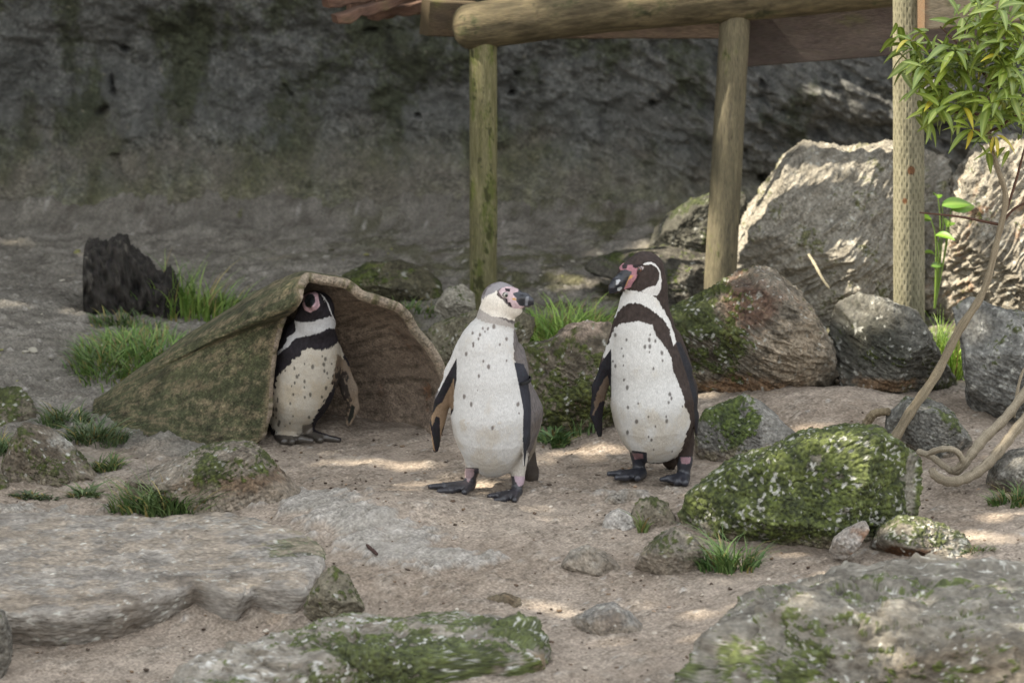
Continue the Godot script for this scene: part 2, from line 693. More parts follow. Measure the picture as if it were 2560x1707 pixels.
		if mk > 0.0:
			var tuft := one.get_noise_3dv(m * 75.0)
			var mcol := ma.lerp(mb, clampf(0.4 + 0.8 * f2 + 0.45 * tuft + 0.3 * f3, 0.0, 1.0))
			cc = cc.lerp(mcol, mk * (0.95 - 0.25 * thin))
			lift = mk * (0.0035 + 0.004 * tuft) * (1.0 - thin)
			if specks > 0.0:
				var wsp := smoothstep(0.72 - 0.36 * specks, 0.80 - 0.36 * specks, one.get_noise_3dv(m * 58.0) * 0.75 + rough.get_noise_3dv(m * 12.0) * 0.6 + 0.25 * f3)
				cc = cc.lerp(lc, wsp * 0.85)
				lift -= wsp * 0.003
		# sand splashed and blown on
		var hgt := w.y - gy(w.x, w.z)
		var sk := smoothstep(sand + 0.05 * f1 + 0.045 * f2 + 0.02, sand + 0.05 * f1 + 0.045 * f2 - 0.02, hgt + 0.01 * f3) if sand > 0.0 else 0.0
		if sandtop > 0.0:
			sk = maxf(sk, smoothstep(0.75 - sandtop, 1.0 - sandtop, up * 0.6 + f1 * 0.55 + f2 * 0.4 - 0.25 * spk))
		if sk > 0.0:
			cc = cc.lerp(sc * (1.0 + 0.5 * f3), sk * 0.8)
		col[i] = cc
		v[i] = w + n[i] * lift
	n = normals_of(v, ix)
	for i in nu:
		n[i] = W
		n[(nv - 1) * nu + i] = -W
	return {"v": v, "n": n, "ix": ix, "c": col}


func build_rocks() -> void:
	# behind and between the penguins
	rock("boulder", "big angular boulder with a mauve and rusty broken face right of the dark-banded penguin", [Vector2(0.4683, 0.2518), Vector2(0.5604, 0.2925), Vector2(0.6258, 0.3332), Vector2(0.6781, 0.3671), Vector2(0.7371, 0.3847), Vector2(0.7901, 0.3739), Vector2(0.8304, 0.34), Vector2(0.8839, 0.3061), Vector2(0.9317, 0.2382), Vector2(0.9667, 0.1563), Vector2(0.9942, 0.0604), Vector2(0.9862, 0.0054), Vector2(0.9245, -0.0332), Vector2(0.8317, -0.0567), Vector2(0.6981, -0.036), Vector2(0.6177, -0.0084), Vector2(0.5641, 0.0192), Vector2(0.5105, 0.0467), Vector2(0.4696, 0.1426)], -1.05,
		{"seed": 3, "tf": 0.24, "tb": 0.25, "nu": 300, "nv": 170, "p": 2.4, "amp": 0.1, "sa": 0.07, "facets": 3, "cuts": [[Vector3(-0.25, 0.5, 0.85), 0.19], [Vector3(0.4, -0.35, 0.85), 0.19]], "a": "5f574a", "b": "ada290", "rust": 0.03, "specks": 0.7, "moss": 0.08, "mossup": 0.35, "lich": 0.45, "sand": 0.0, "strata": Vector3(0.5, 1, 0.2),
		"zones": [[[Vector2(0.7147, 0.3079)][0], 0.11, 0.07, "765a4a", 0.85], [[Vector2(0.7281, 0.2878)][0], 0.16, 0.10, "bare", 0.5], [[Vector2(0.8546, 0.1534)][0], 0.13, 0.15, "b5a48c", 0.85], [[Vector2(0.7128, 0.0453)][0], 0.18, 0.055, "98785a", 0.85], [[Vector2(0.7642, 0.0994)][0], 0.2, 0.09, "bare", 0.6], [[Vector2(0.5597, 0.2207)][0], 0.15, 0.18, "moss", 0.8], [[Vector2(0.6719, 0.1399)][0], 0.12, 0.07, "moss", 0.5]]})
	rock("grey_rock", "dark mottled grey rock right of the rusty boulder, in front of the right post", [Vector2(0.9626, 0.2177), Vector2(0.9902, 0.279), Vector2(1.0488, 0.317), Vector2(1.1419, 0.2925), Vector2(1.2356, 0.2518), Vector2(1.2915, 0.1563), Vector2(1.3406, 0.0741), Vector2(1.3814, 0.0054), Vector2(1.3508, -0.0332), Vector2(1.2707, -0.0291), Vector2(1.1774, -0.0249), Vector2(1.0846, -0.0429), Vector2(1.017, -0.0015), Vector2(0.9772, 0.1016)], -1.05,
		{"seed": 5, "tf": 0.2, "nu": 240, "nv": 130, "p": 2.5, "amp": 0.09, "sa": 0.05, "facets": 3, "cuts": [[Vector3(0.1, 0.75, 0.6), 0.135], [Vector3(0, -0.15, 1), 0.165]], "a": "4a473e", "b": "98958a", "rust": 0.0, "moss": 0.10, "mossup": -0.3, "lich": 0.45, "sand": 0.0, "ma": "2f3818", "mb": "5a6228",
		"zones": [[[Vector2(1.0891, 0.1804)][0], 0.13, 0.08, "2e2f22", 0.7], [[Vector2(1.1317, 0.0588)][0], 0.13, 0.03, "9c7a58", 0.7], [[Vector2(1.151, 0.3012)][0], 0.12, 0.04, "bare", 0.5]]})
	rock("grey_rock", "tall pale grey lichen-covered rock at the right edge of the picture", [Vector2(1.3105, 0.3185), Vector2(1.3569, 0.3542), Vector2(1.4154, 0.3383), Vector2(1.5157, 0.3092), Vector2(1.6301, 0.2853), Vector2(1.6647, 0.0718), Vector2(1.6163, -0.0155), Vector2(1.4874, -0.0425), Vector2(1.3841, -0.0627), Vector2(1.3596, 0.045), Vector2(1.3401, 0.1655), Vector2(1.3258, 0.2455)], -0.8,
		{"seed": 8, "tf": 0.22, "nu": 220, "nv": 130, "p": 2.8, "amp": 0.07, "facets": 3, "cuts": [[Vector3(-0.2, 0.5, 0.8), 0.19]], "a": "5d5b55", "b": "b0aea6", "moss": 0.05, "mossup": 0.2, "lich": 0.55, "sand": 0.0, "ma": "37401c", "mb": "646c30"})
	rock("grey_rock", "low grey rock patched with moss behind the bare shrub stem", [Vector2(1.0698, 0.1009), Vector2(1.123, 0.155), Vector2(1.1976, 0.1524), Vector2(1.2609, 0.1164), Vector2(1.3158, 0.0363), Vector2(1.338, -0.0285), Vector2(1.2544, -0.0675), Vector2(1.1544, -0.0675), Vector2(1.0734, -0.0285)], -0.4,
		{"seed": 11, "tf": 0.14, "nu": 160, "nv": 90, "amp": 0.08, "facets": 4, "a": "6a6860", "b": "a8a59c", "moss": 0.20, "lich": 0.35, "sand": 0.02})
	rock("mossy_rock", "half grey half mossy rock at the foot of the rusty boulder", [Vector2(0.5279, 0.0687), Vector2(0.5521, 0.1203), Vector2(0.6015, 0.1396), Vector2(0.6631, 0.1679), Vector2(0.707, 0.146), Vector2(0.7638, 0.1009), Vector2(0.8147, 0.0493), Vector2(0.8257, -0.0025), Vector2(0.7544, -0.0544), Vector2(0.6546, -0.061), Vector2(0.5545, -0.048), Vector2(0.5212, 0.0104)], -0.4,
		{"seed": 13, "tf": 0.16, "nu": 220, "nv": 120, "amp": 0.07, "facets": 2, "cuts": [[Vector3(-0.3, 0.35, 0.85), 0.10], [Vector3(0.6, 0.35, 0.6), 0.10]], "a": "807c74", "b": "b8b4aa", "moss": -0.02, "mossup": 0.2, "lich": 0.3, "sand": 0.03, "ma": "33421a", "mb": "6d8028",
		"zones": [[[Vector2(0.6145, 0.0901)][0], 0.11, 0.08, "moss", 0.75], [[Vector2(0.756, 0.0964)][0], 0.05, 0.07, "bare", 0.6]]})
	rock("mossy_rock", "largest moss-covered rock, with white specks, right of the path", [Vector2(0.4335, 0.0243), Vector2(0.4542, 0.0957), Vector2(0.5047, 0.1491), Vector2(0.5835, 0.1964), Vector2(0.6736, 0.2318), Vector2(0.7748, 0.273), Vector2(0.8649, 0.2918), Vector2(0.9556, 0.2883), Vector2(1.0248, 0.2436), Vector2(1.0713, 0.2059), Vector2(1.0711, 0.1373), Vector2(1.0509, 0.0541), Vector2(1.0324, -0.0175), Vector2(0.9536, -0.0594), Vector2(0.8285, -0.0894), Vector2(0.6913, -0.0954), Vector2(0.5768, -0.0894), Vector2(0.4733, -0.0534)], 0.42,
		{"seed": 17, "specks": 0.85, "tf": 0.2, "nu": 420, "nv": 240, "p": 2.7, "amp": 0.07, "sa": 0.05, "facets": 3, "cuts": [[Vector3(-0.1, 0.45, 0.88), 0.125], [Vector3(0.7, 0.1, 0.7), 0.2], [Vector3(-0.15, -0.25, 0.95), 0.15]], "a": "7c776a", "b": "bdb6a4", "moss": 0.95, "mossup": 0.1, "lich": 0.5, "lc": "dedcd0", "sand": 0.01, "ma": "2f3c14", "mb": "748232",
		"zones": [[[Vector2(0.4717, 0.1792)][0], 0.06, 0.05, "bare", 0.7], [[Vector2(1.0407, 0.1409)][0], 0.02, 0.12, "bare", 0.6], [[Vector2(0.6395, 0.1327)][0], 0.08, 0.03, "bare", 0.3]]})
	rock("quartz_stone", "small white quartz stone leaning on the largest mossy rock", [Vector2(0.8067, 0.0294), Vector2(0.819, 0.07), Vector2(0.8571, 0.099), Vector2(0.8987, 0.1186), Vector2(0.9114, 0.099), Vector2(0.8859, 0.0561), Vector2(0.848, 0.0177), Vector2(0.826, 0.0096)], 0.66,
		{"seed": 19, "cat": "stone", "tf": 0.035, "tb": 0.05, "nu": 70, "nv": 44, "amp": 0.08, "facets": 3, "a": "a99c8e", "b": "d8d0c6", "rust": 0.05, "moss": -0.40, "lich": 0.5, "sand": 0.0})
	rock("mossy_rock", "flat moss-capped rock over a dark hollow, right of the white quartz stone", [Vector2(0.9153, -0.0064), Vector2(0.9473, 0.0669), Vector2(0.9973, 0.0952), Vector2(1.0766, 0.0846), Vector2(1.1624, 0.0492), Vector2(1.2324, -0.0159), Vector2(1.2175, -0.0753), Vector2(1.1045, -0.0871), Vector2(1.0471, -0.0634), Vector2(0.9896, -0.0337), Vector2(0.9331, -0.0396)], 0.56,
		{"seed": 23, "tf": 0.13, "nu": 200, "nv": 110, "amp": 0.06, "facets": 3, "a": "7a7264", "b": "c4bcaa", "moss": 0.5, "mossup": 0.3, "specks": 0.8, "lich": 0.6, "sand": 0.0,
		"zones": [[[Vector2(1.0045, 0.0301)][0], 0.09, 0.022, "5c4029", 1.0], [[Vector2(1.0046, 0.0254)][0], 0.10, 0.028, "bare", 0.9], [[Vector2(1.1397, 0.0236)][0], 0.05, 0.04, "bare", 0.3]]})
	rock("pale_stone", "small smooth cream-white stone between the path and the largest mossy rock", [Vector2(0.235, -0.0066), Vector2(0.2462, 0.0355), Vector2(0.2806, 0.0559), Vector2(0.3152, 0.0415), Vector2(0.3409, -0.0006), Vector2(0.3297, -0.0331), Vector2(0.2813, -0.0307)], 0.34,
		{"seed": 29, "cat": "stone", "tf": 0.05, "nu": 80, "nv": 50, "amp": 0.1, "facets": 3, "a": "c2bab0", "b": "eae4d8", "moss": -0.20, "lich": 0.3, "sand": 0.0})
	rock("mossy_stone", "small knobbly moss-topped stone right of the cream-white stone", [Vector2(0.313, 0.0355), Vector2(0.3379, 0.0799), Vector2(0.3723, 0.0883), Vector2(0.407, 0.0679), Vector2(0.4327, 0.0295), Vector2(0.4254, -0.0307), Vector2(0.3622, -0.0488), Vector2(0.325, -0.0186)], 0.34,
		{"seed": 31, "cat": "stone", "tf": 0.07, "nu": 100, "nv": 60, "amp": 0.12, "facets": 4, "a": "6f6656", "b": "b8ae98", "moss": 0.22, "mossup": 0.5, "lich": 0.4, "sand": 0.03})
	rock("small_rock", "sandy rounded rock with a mossy top, left of the largest mossy rock", [Vector2(0.3111, -0.0137), Vector2(0.3317, 0.0352), Vector2(0.3701, 0.0758), Vector2(0.4141, 0.1001), Vector2(0.4586, 0.0874), Vector2(0.4858, 0.0468), Vector2(0.4844, -0.0137), Vector2(0.4271, -0.0522), Vector2(0.3604, -0.0522)], 0.66,
		{"seed": 37, "tf": 0.09, "nu": 130, "nv": 80, "amp": 0.07, "facets": 3, "a": "7d7466", "b": "b3aa9a", "moss": 0.15, "mossup": 0.55, "lich": 0.35, "sand": 0.05})
	rock("pale_stone", "flat pale stone half sunk in the sand at the middle of the path", [Vector2(0.125, -0.0103), Vector2(0.1494, 0.0282), Vector2(0.1939, 0.0411), Vector2(0.2386, 0.0224), Vector2(0.2813, -0.015), Vector2(0.2503, -0.0478), Vector2(0.1721, -0.0478)], 0.62,
		{"seed": 41, "cat": "stone", "tf": 0.07, "nu": 100, "nv": 60, "amp": 0.06, "facets": 3, "a": "9a9184", "b": "c2bbad", "moss": -0.30, "lich": 0.3, "sand": 0.03})
	rock("pale_stone", "long low whitish stone in the sand in front of the dark-banded penguin", [Vector2(0.229, -0.011), Vector2(0.2618, 0.0259), Vector2(0.3112, 0.0432), Vector2(0.3608, 0.0358), Vector2(0.3611, 0.005), Vector2(0.2881, -0.0233)], 0.12,
		{"seed": 43, "cat": "stone", "tf": 0.05, "nu": 90, "nv": 50, "amp": 0.1, "facets": 4, "a": "a39a8d", "b": "cfc8bb", "moss": -0.30, "lich": 0.4, "sand": 0.015})
	rock("small_rock", "grey half-buried stone between the two foreground slabs", [Vector2(0.1252, -0.0539), Vector2(0.1525, -0.0036), Vector2(0.2053, 0.0242), Vector2(0.2476, 0.032), Vector2(0.2901, 0.0075), Vector2(0.3383, -0.0427), Vector2(0.3122, -0.0931), Vector2(0.238, -0.1043), Vector2(0.1635, -0.0931)], 1.06,
		{"seed": 47, "tf": 0.11, "nu": 150, "nv": 90, "amp": 0.06, "facets": 4, "a": "8d8880", "b": "bdb8ae", "moss": -0.40, "lich": 0.3, "sand": 0.025, "zones": [[[Vector2(0.2361, -0.0011)][0], 0.05, 0.03, "8a7560", 0.6]]})
	rock("mossy_stone", "small brownish stone peeping out behind the nose of the centre foreground slab", [Vector2(-0.0826, -0.0547), Vector2(-0.0608, -0.0181), Vector2(-0.0174, -0.0056), Vector2(0.0206, -0.0238), Vector2(0.0587, -0.0833), Vector2(0.0044, -0.1177), Vector2(-0.0718, -0.1062)], 0.86,
		{"seed": 53, "cat": "stone", "tf": 0.06, "nu": 90, "nv": 50, "amp": 0.08, "facets": 3, "a": "6d5f4c", "b": "a3957c", "moss": 0.15, "lich": 0.3, "sand": 0.0})
	rock("small_rock", "small upright mossy rock wedged against the right end of the left slab", [Vector2(-0.5157, -0.0196), Vector2(-0.4956, 0.0366), Vector2(-0.4704, 0.0814), Vector2(-0.4382, 0.1004), Vector2(-0.4012, 0.0702), Vector2(-0.3615, -0.0084), Vector2(-0.4026, -0.0422), Vector2(-0.4882, -0.0422)], 0.98,
		{"seed": 59, "tf": 0.07, "nu": 110, "nv": 66, "amp": 0.07, "facets": 3, "a": "6f6857", "b": "b3a992", "moss": 0.28, "mossup": 0.1, "lich": 0.5, "sand": 0.0})
	rock("ridged_rock", "tent-shaped mossy rock with a pale ridge in front of the clay den", [Vector2(-1.0941, -0.0007), Vector2(-1.0391, 0.055), Vector2(-0.9431, 0.0981), Vector2(-0.8355, 0.1388), Vector2(-0.7523, 0.1572), Vector2(-0.7051, 0.1535), Vector2(-0.6586, 0.1043), Vector2(-0.612, 0.0611), Vector2(-0.5711, 0.0179), Vector2(-0.6374, -0.0379), Vector2(-0.7568, -0.0628), Vector2(-0.8875, -0.0566), Vector2(-1.006, -0.0379)], 0.06,
		{"seed": 61, "tf": 0.2, "specks": 0.1, "nu": 300, "nv": 160, "p": 2.0, "amp": 0.05, "sa": 0.04, "facets": 1, "strata": Vector3(-0.35, 1, 0.1), "cuts": [[Vector3(-0.4, 0.9, 0.3), 0.105], [Vector3(0.15, 0.4, 0.9), 0.135]], "a": "7d7263", "b": "b8ad9c", "moss": 0.32, "mossup": -0.25, "lich": 0.35, "sand": 0.05,
		"zones": [[[Vector2(-0.7534, 0.1144)][0], 0.17, 0.04, "moss", 0.45], [[Vector2(-0.7309, 0.0719)][0], 0.2, 0.035, "7d664f", 0.8], [[Vector2(-0.9749, 0.1144)][0], 0.14, 0.05, "bare", 0.5], [[Vector2(-0.673, 0.0475)][0], 0.16, 0.03, "bare", 0.4]]})
	rock("ridged_rock", "wedge-shaped rock with a brown mossy face at the left, below the small grass clumps", [Vector2(-1.4265, 0.0224), Vector2(-1.3954, 0.1046), Vector2(-1.3672, 0.1449), Vector2(-1.2949, 0.1298), Vector2(-1.2357, 0.0831), Vector2(-1.1631, -0.0093), Vector2(-1.1913, -0.0538), Vector2(-1.2896, -0.0729), Vector2(-1.399, -0.0602)], -0.18,
		{"seed": 67, "tf": 0.15, "nu": 190, "nv": 110, "p": 2.2, "amp": 0.05, "sa": 0.05, "facets": 1, "cuts": [[Vector3(0.55, 0.75, 0.35), 0.06], [Vector3(-0.2, 0.25, 0.95), 0.10]], "a": "665b4c", "b": "a39785", "moss": 0.52, "mossup": -0.1, "lich": 0.4, "sand": 0.02,
		"zones": [[[Vector2(-1.236, 0.1208)][0], 0.07, 0.05, "a8a49a", 0.9], [[Vector2(-1.236, 0.1208)][0], 0.07, 0.05, "bare", 0.6]]})
	rock("mossy_rock", "moss-topped rock cut off by the left edge, behind the wedge-shaped rock", [Vector2(-1.6028, 0.0665), Vector2(-1.5374, 0.0958), Vector2(-1.4599, 0.1051), Vector2(-1.4226, 0.0691), Vector2(-1.3965, 0.0065), Vector2(-1.4042, -0.0671), Vector2(-1.5186, -0.0873), Vector2(-1.6082, -0.0671)], -0.72,
		{"seed": 71, "tf": 0.14, "nu": 150, "nv": 90, "amp": 0.06, "facets": 2, "cuts": [[Vector3(0.1, 0.8, 0.55), 0.065]], "a": "6b6252", "b": "a69c88", "moss": 0.22, "mossup": 0.6, "lich": 0.4, "sand": 0.0})
	rock("small_rock", "small dark mossy stone at the left edge of the picture, above the left slab", [Vector2(-1.481, 0.0409), Vector2(-1.4208, 0.0472), Vector2(-1.3916, 0.0285), Vector2(-1.382, -0.0028), Vector2(-1.3997, -0.0278), Vector2(-1.4837, -0.0278)], -0.03,
		{"seed": 73, "cat": "stone", "tf": 0.06, "nu": 60, "nv": 40, "amp": 0.06, "facets": 2, "a": "625a4a", "b": "948a76", "moss": 0.35, "lich": 0.3, "sand": 0.0})
	rock("small_rock", "grey rock cut off by the lower left corner edge", [Vector2(-1.3156, 0.0551), Vector2(-1.2422, 0.0704), Vector2(-1.2134, 0.0638), Vector2(-1.1987, 0.0113), Vector2(-1.1976, -0.0437), Vector2(-1.2153, -0.0988), Vector2(-1.2705, -0.1209), Vector2(-1.3223, -0.1098)], 1.2,
		{"seed": 79, "tf": 0.1, "nu": 90, "nv": 60, "amp": 0.06, "facets": 2, "a": "6a655c", "b": "a29c90", "moss": 0.05, "lich": 0.4, "sand": 0.0})
	rock("small_rock", "rounded plain grey rock at the right edge below the crooked roots", [Vector2(1.3011, 0.0065), Vector2(1.3201, 0.0787), Vector2(1.3668, 0.1086), Vector2(1.4499, 0.121), Vector2(1.5003, 0.0563), Vector2(1.4918, -0.031), Vector2(1.3971, -0.0623), Vector2(1.3184, -0.0436)], -0.02,
		{"seed": 83, "tf": 0.14, "nu": 140, "nv": 80, "amp": 0.06, "facets": 3, "a": "78746a", "b": "a8a398", "moss": -0.20, "lich": 0.45, "sand": 0.02})
	rock("mossy_rock", "mossy knobbly rock with a jutting ledge behind the pale penguin", [Vector2(-0.2727, 0.0747), Vector2(-0.2601, 0.1309), Vector2(-0.1987, 0.1589), Vector2(-0.1306, 0.1841), Vector2(-0.049, 0.1883), Vector2(0.0326, 0.1911), Vector2(0.0735, 0.1659), Vector2(0.0708, 0.1239), Vector2(0.0395, 0.0747), Vector2(0.0806, -0.0098), Vector2(0.0739, -0.0664), Vector2(-0.0356, -0.0805), Vector2(-0.186, -0.0664), Vector2(-0.2611, -0.0381)], -1.32,
		{"seed": 89, "tf": 0.15, "nu": 220, "nv": 120, "p": 2.8, "amp": 0.1, "sa": 0.06, "facets": 2, "cuts": [[Vector3(0, 0.8, 0.55), 0.115]], "a": "57513f", "b": "a39b83", "moss": 0.15, "mossup": 0.15, "lich": 0.5, "sand": 0.0, "round": 1})
	rock("mossy_rock", "hump-topped mossy rock between the two standing penguins", [Vector2(0.0179, 0.1911), Vector2(0.0307, 0.2307), Vector2(0.1074, 0.2346), Vector2(0.1583, 0.2807), Vector2(0.222, 0.3044), Vector2(0.2859, 0.2991), Vector2(0.3501, 0.257), Vector2(0.3835, 0.0984), Vector2(0.3786, -0.0615), Vector2(0.1598, -0.0749), Vector2(0.0374, -0.0682), Vector2(0.0154, 0.0586)], -0.7,
		{"seed": 97, "tf": 0.17, "nu": 260, "nv": 150, "p": 3.2, "amp": 0.08, "sa": 0.05, "facets": 2, "cuts": [[Vector3(0, 0.75, 0.65), 0.17], [Vector3(0, -0.2, 1), 0.15]], "a": "5a5244", "b": "a0937f", "rust": 0.04, "rustc": "85604a", "moss": 0.560, "mossup": -0.2, "lich": 0.35, "sand": 0.02, "ma": "36401c", "mb": "667030",
		"zones": [[[Vector2(0.1946, 0.2949)][0], 0.13, 0.035, "c0aa96", 0.7], [[Vector2(0.1946, 0.3014)][0], 0.14, 0.035, "bare", 0.35], [[Vector2(0.2853, -0.02)][0], 0.1, 0.05, "9a8a5c", 0.5]]})
	rock("mossy_rock", "low mossy rock on the floor of the hollow behind the clay den", [Vector2(-0.6382, 0.0195), Vector2(-0.5776, 0.0748), Vector2(-0.4874, 0.1146), Vector2(-0.3901, 0.1238), Vector2(-0.3006, 0.0962), Vector2(-0.241, 0.0471), Vector2(-0.2339, -0.0144), Vector2(-0.4139, -0.0298), Vector2(-0.5937, -0.0175)], -2.35,
		{"seed": 101, "tf": 0.15, "nu": 130, "nv": 70, "amp": 0.1, "facets": 3, "a": "55513f", "b": "8a846a", "moss": 0.30, "lich": 0.35, "sand": 0.0})
	rock("pale_boulder", "huge pale dappled boulder against the rock wall behind the middle post", [Vector2(0.6861, 0.021), Vector2(0.7568, 0.2177), Vector2(0.7988, 0.3379), Vector2(0.8632, 0.4276), Vector2(0.9129, 0.5095), Vector2(0.985, 0.5571), Vector2(1.1316, 0.5392), Vector2(1.263, 0.5467), Vector2(1.3947, 0.5392), Vector2(1.5054, 0.5095), Vector2(1.5047, 0.3079), Vector2(1.4674, 0.0969), Vector2(1.3972, -0.0246), Vector2(1.2661, -0.1008), Vector2(1.0586, -0.1008), Vector2(0.9239, -0.0398), Vector2(0.746, -0.0246)], -2.2,
		{"seed": 103, "tf": 0.36, "tb": 0.3, "nu": 360, "nv": 200, "p": 2.6, "amp": 0.09, "sa": 0.07, "facets": 2, "strata": Vector3(-0.7, 1, 0.4), "cuts": [[Vector3(-0.25, 0.55, 0.8), 0.28], [Vector3(0.5, -0.35, 0.8), 0.33]], "a": "867f71", "b": "c0b9a9", "moss": 0.1, "mossup": 0.0, "lich": 0.4, "sand": 0.0, "ma": "55573a", "mb": "7f7f52"})
	rock("mossy_mound", "dark moss-grown mound at the foot of the rock wall left of the middle post", [Vector2(0.4647, 0.0679), Vector2(0.4944, 0.1539), Vector2(0.5394, 0.224), Vector2(0.6299, 0.2939), Vector2(0.7208, 0.3172), Vector2(0.8123, 0.3017), Vector2(0.8611, 0.1305), Vector2(0.8024, -0.0105), Vector2(0.5878, 0.0052)], -2.6,
		{"seed": 107, "tf": 0.2, "nu": 170, "nv": 90, "amp": 0.09, "facets": 2, "a": "45433a", "b": "79776a", "moss": 0.20, "mossup": 0.4, "lich": 0.4, "sand": 0.0, "ma": "303a1c", "mb": "525a30"})
	rock("pale_stone", "pale rounded stone at the foot of the left post behind the pale penguin", [Vector2(-0.2567, 0.0908), Vector2(-0.2423, 0.1273), Vector2(-0.2181, 0.1636), Vector2(-0.1642, 0.1811), Vector2(-0.1218, 0.1476), Vector2(-0.1192, 0.0835), Vector2(-0.193, 0.0617)], -1.75,
		{"seed": 151, "cat": "stone", "tf": 0.07, "nu": 90, "nv": 50, "amp": 0.08, "facets": 2, "a": "96907f", "b": "c6bfae", "moss": 0.0, "lich": 0.3, "sand": 0.0})
	rock("ledge_rock", "dark overhanging ledge above the black hollow behind the dark-banded penguin", [Vector2(0.222, 0.074), Vector2(0.2516, 0.1167), Vector2(0.3778, 0.1472), Vector2(0.5413, 0.1578), Vector2(0.6904, 0.135), Vector2(0.7511, 0.0587), Vector2(0.7688, -0.1102), Vector2(0.6492, -0.1102), Vector2(0.6106, -0.0179), Vector2(0.5128, 0.0434), Vector2(0.3785, 0.0587)], -2.3,
		{"seed": 109, "mid": [Vector2(0.617, 0.0587)][0], "tf": 0.16, "tb": 0.3, "nu": 190, "nv": 90, "amp": 0.08, "facets": 1, "a": "45423a", "b": "7b766a", "moss": 0.10, "mossup": 0.3, "lich": 0.3, "sand": 0.0})
	rock("pale_boulder", "large pitted sunlit boulder behind the shrub at the right edge", [Vector2(1.3722, 0.0355), Vector2(1.3893, 0.1837), Vector2(1.4422, 0.3309), Vector2(1.4633, 0.4772), Vector2(1.5199, 0.579), Vector2(1.6041, 0.6197), Vector2(1.7459, 0.6443), Vector2(1.8901, 0.6081), Vector2(1.9357, 0.2132), Vector2(1.9157, 0.0057), Vector2(1.6274, -0.0241), Vector2(1.4681, -0.0241)], -1.95,
		{"seed": 113, "tf": 0.34, "nu": 300, "nv": 170, "p": 2.6, "amp": 0.1, "sa": 0.1, "sf": 4.0, "facets": 2, "strata": Vector3(-1, 0.7, 0.2), "cuts": [[Vector3(-0.55, 0.35, 0.7), 0.30]], "a": "80786a", "b": "c4bcaa", "rust": 0.02, "moss": -0.05, "lich": 0.5, "sand": 0.0})
	# slabs lying in the foreground
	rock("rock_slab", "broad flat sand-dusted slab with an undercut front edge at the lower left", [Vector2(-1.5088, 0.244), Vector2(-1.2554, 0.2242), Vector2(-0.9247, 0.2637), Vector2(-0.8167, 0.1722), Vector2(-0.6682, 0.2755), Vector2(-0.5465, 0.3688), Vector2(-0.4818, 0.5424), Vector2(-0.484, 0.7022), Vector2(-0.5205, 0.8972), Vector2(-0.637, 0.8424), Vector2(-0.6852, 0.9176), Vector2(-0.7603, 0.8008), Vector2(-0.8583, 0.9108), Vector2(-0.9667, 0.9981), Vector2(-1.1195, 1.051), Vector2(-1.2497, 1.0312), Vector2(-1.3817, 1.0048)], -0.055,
		{"seed": 127, "lying": true, "undercut": 0.11, "steps": 0.004, "tf": 0.07, "tb": 0.085, "nu": 420, "nv": 220, "p": 13.0, "amp": 0.02, "fr": 1.6, "sa": 0.012, "facets": 0, "round": 3, "strata": Vector3(0.1, 1, 0.25), "a": "8a8278", "b": "b9b2a7", "moss": -0.20, "mossup": 0.0, "lich": 0.4, "sand": 0.0, "sandtop": 0.27,
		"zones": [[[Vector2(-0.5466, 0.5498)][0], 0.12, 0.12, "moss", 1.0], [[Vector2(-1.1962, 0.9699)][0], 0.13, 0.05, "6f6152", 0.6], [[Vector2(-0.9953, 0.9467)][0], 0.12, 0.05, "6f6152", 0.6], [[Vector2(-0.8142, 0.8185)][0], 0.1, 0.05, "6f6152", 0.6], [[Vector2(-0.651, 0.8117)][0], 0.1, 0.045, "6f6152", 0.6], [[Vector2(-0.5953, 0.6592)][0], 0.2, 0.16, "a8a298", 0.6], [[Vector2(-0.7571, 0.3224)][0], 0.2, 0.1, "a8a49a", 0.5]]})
	rock("rock_slab", "blunt-nosed white and mossy slab in the centre foreground", [Vector2(-0.8233, 1.7129), Vector2(-0.742, 1.4413), Vector2(-0.6274, 1.3618), Vector2(-0.4937, 1.2172), Vector2(-0.395, 1.1134), Vector2(-0.2365, 1.1462), Vector2(-0.1746, 1.1036), Vector2(-0.0798, 1.12), Vector2(0.0146, 1.1592), Vector2(0.0828, 1.23), Vector2(0.1103, 1.3371), Vector2(0.0907, 1.4413), Vector2(-0.0261, 1.4834), Vector2(-0.1764, 1.4894), Vector2(-0.3249, 1.531), Vector2(-0.4683, 1.6303), Vector2(-0.5961, 1.755), Vector2(-0.7262, 1.8103)], -0.02,
		{"seed": 131, "lying": true, "undercut": 0.1, "steps": 0.012, "specks": 0.55, "thin": 0.3, "tf": 0.085, "tb": 0.2, "nu": 460, "nv": 280, "p": 4.5, "amp": 0.04, "fr": 1.7, "sa": 0.035, "sf": 3.4, "facets": 0, "strata": Vector3(0.2, 1, 0.3), "a": "7b7264", "b": "bab3a6", "moss": 0.52, "mossup": -0.1, "lich": 0.6, "lc": "dcdad2", "sand": 0.0, "ma": "2b3614", "mb": "5f6c2a",
		"zones": [[[Vector2(-0.2272, 1.4654)][0], 0.36, 0.10, "moss", 0.55], [[Vector2(0.0143, 1.3121)][0], 0.1, 0.1, "moss", 0.4], [[Vector2(-0.6268, 1.4954)][0], 0.25, 0.14, "bare", 0.5], [[Vector2(0.0868, 1.4353)][0], 0.06, 0.05, "7d6a4e", 0.8], [[Vector2(0.0868, 1.4353)][0], 0.05, 0.04, "bare", 0.6]]})
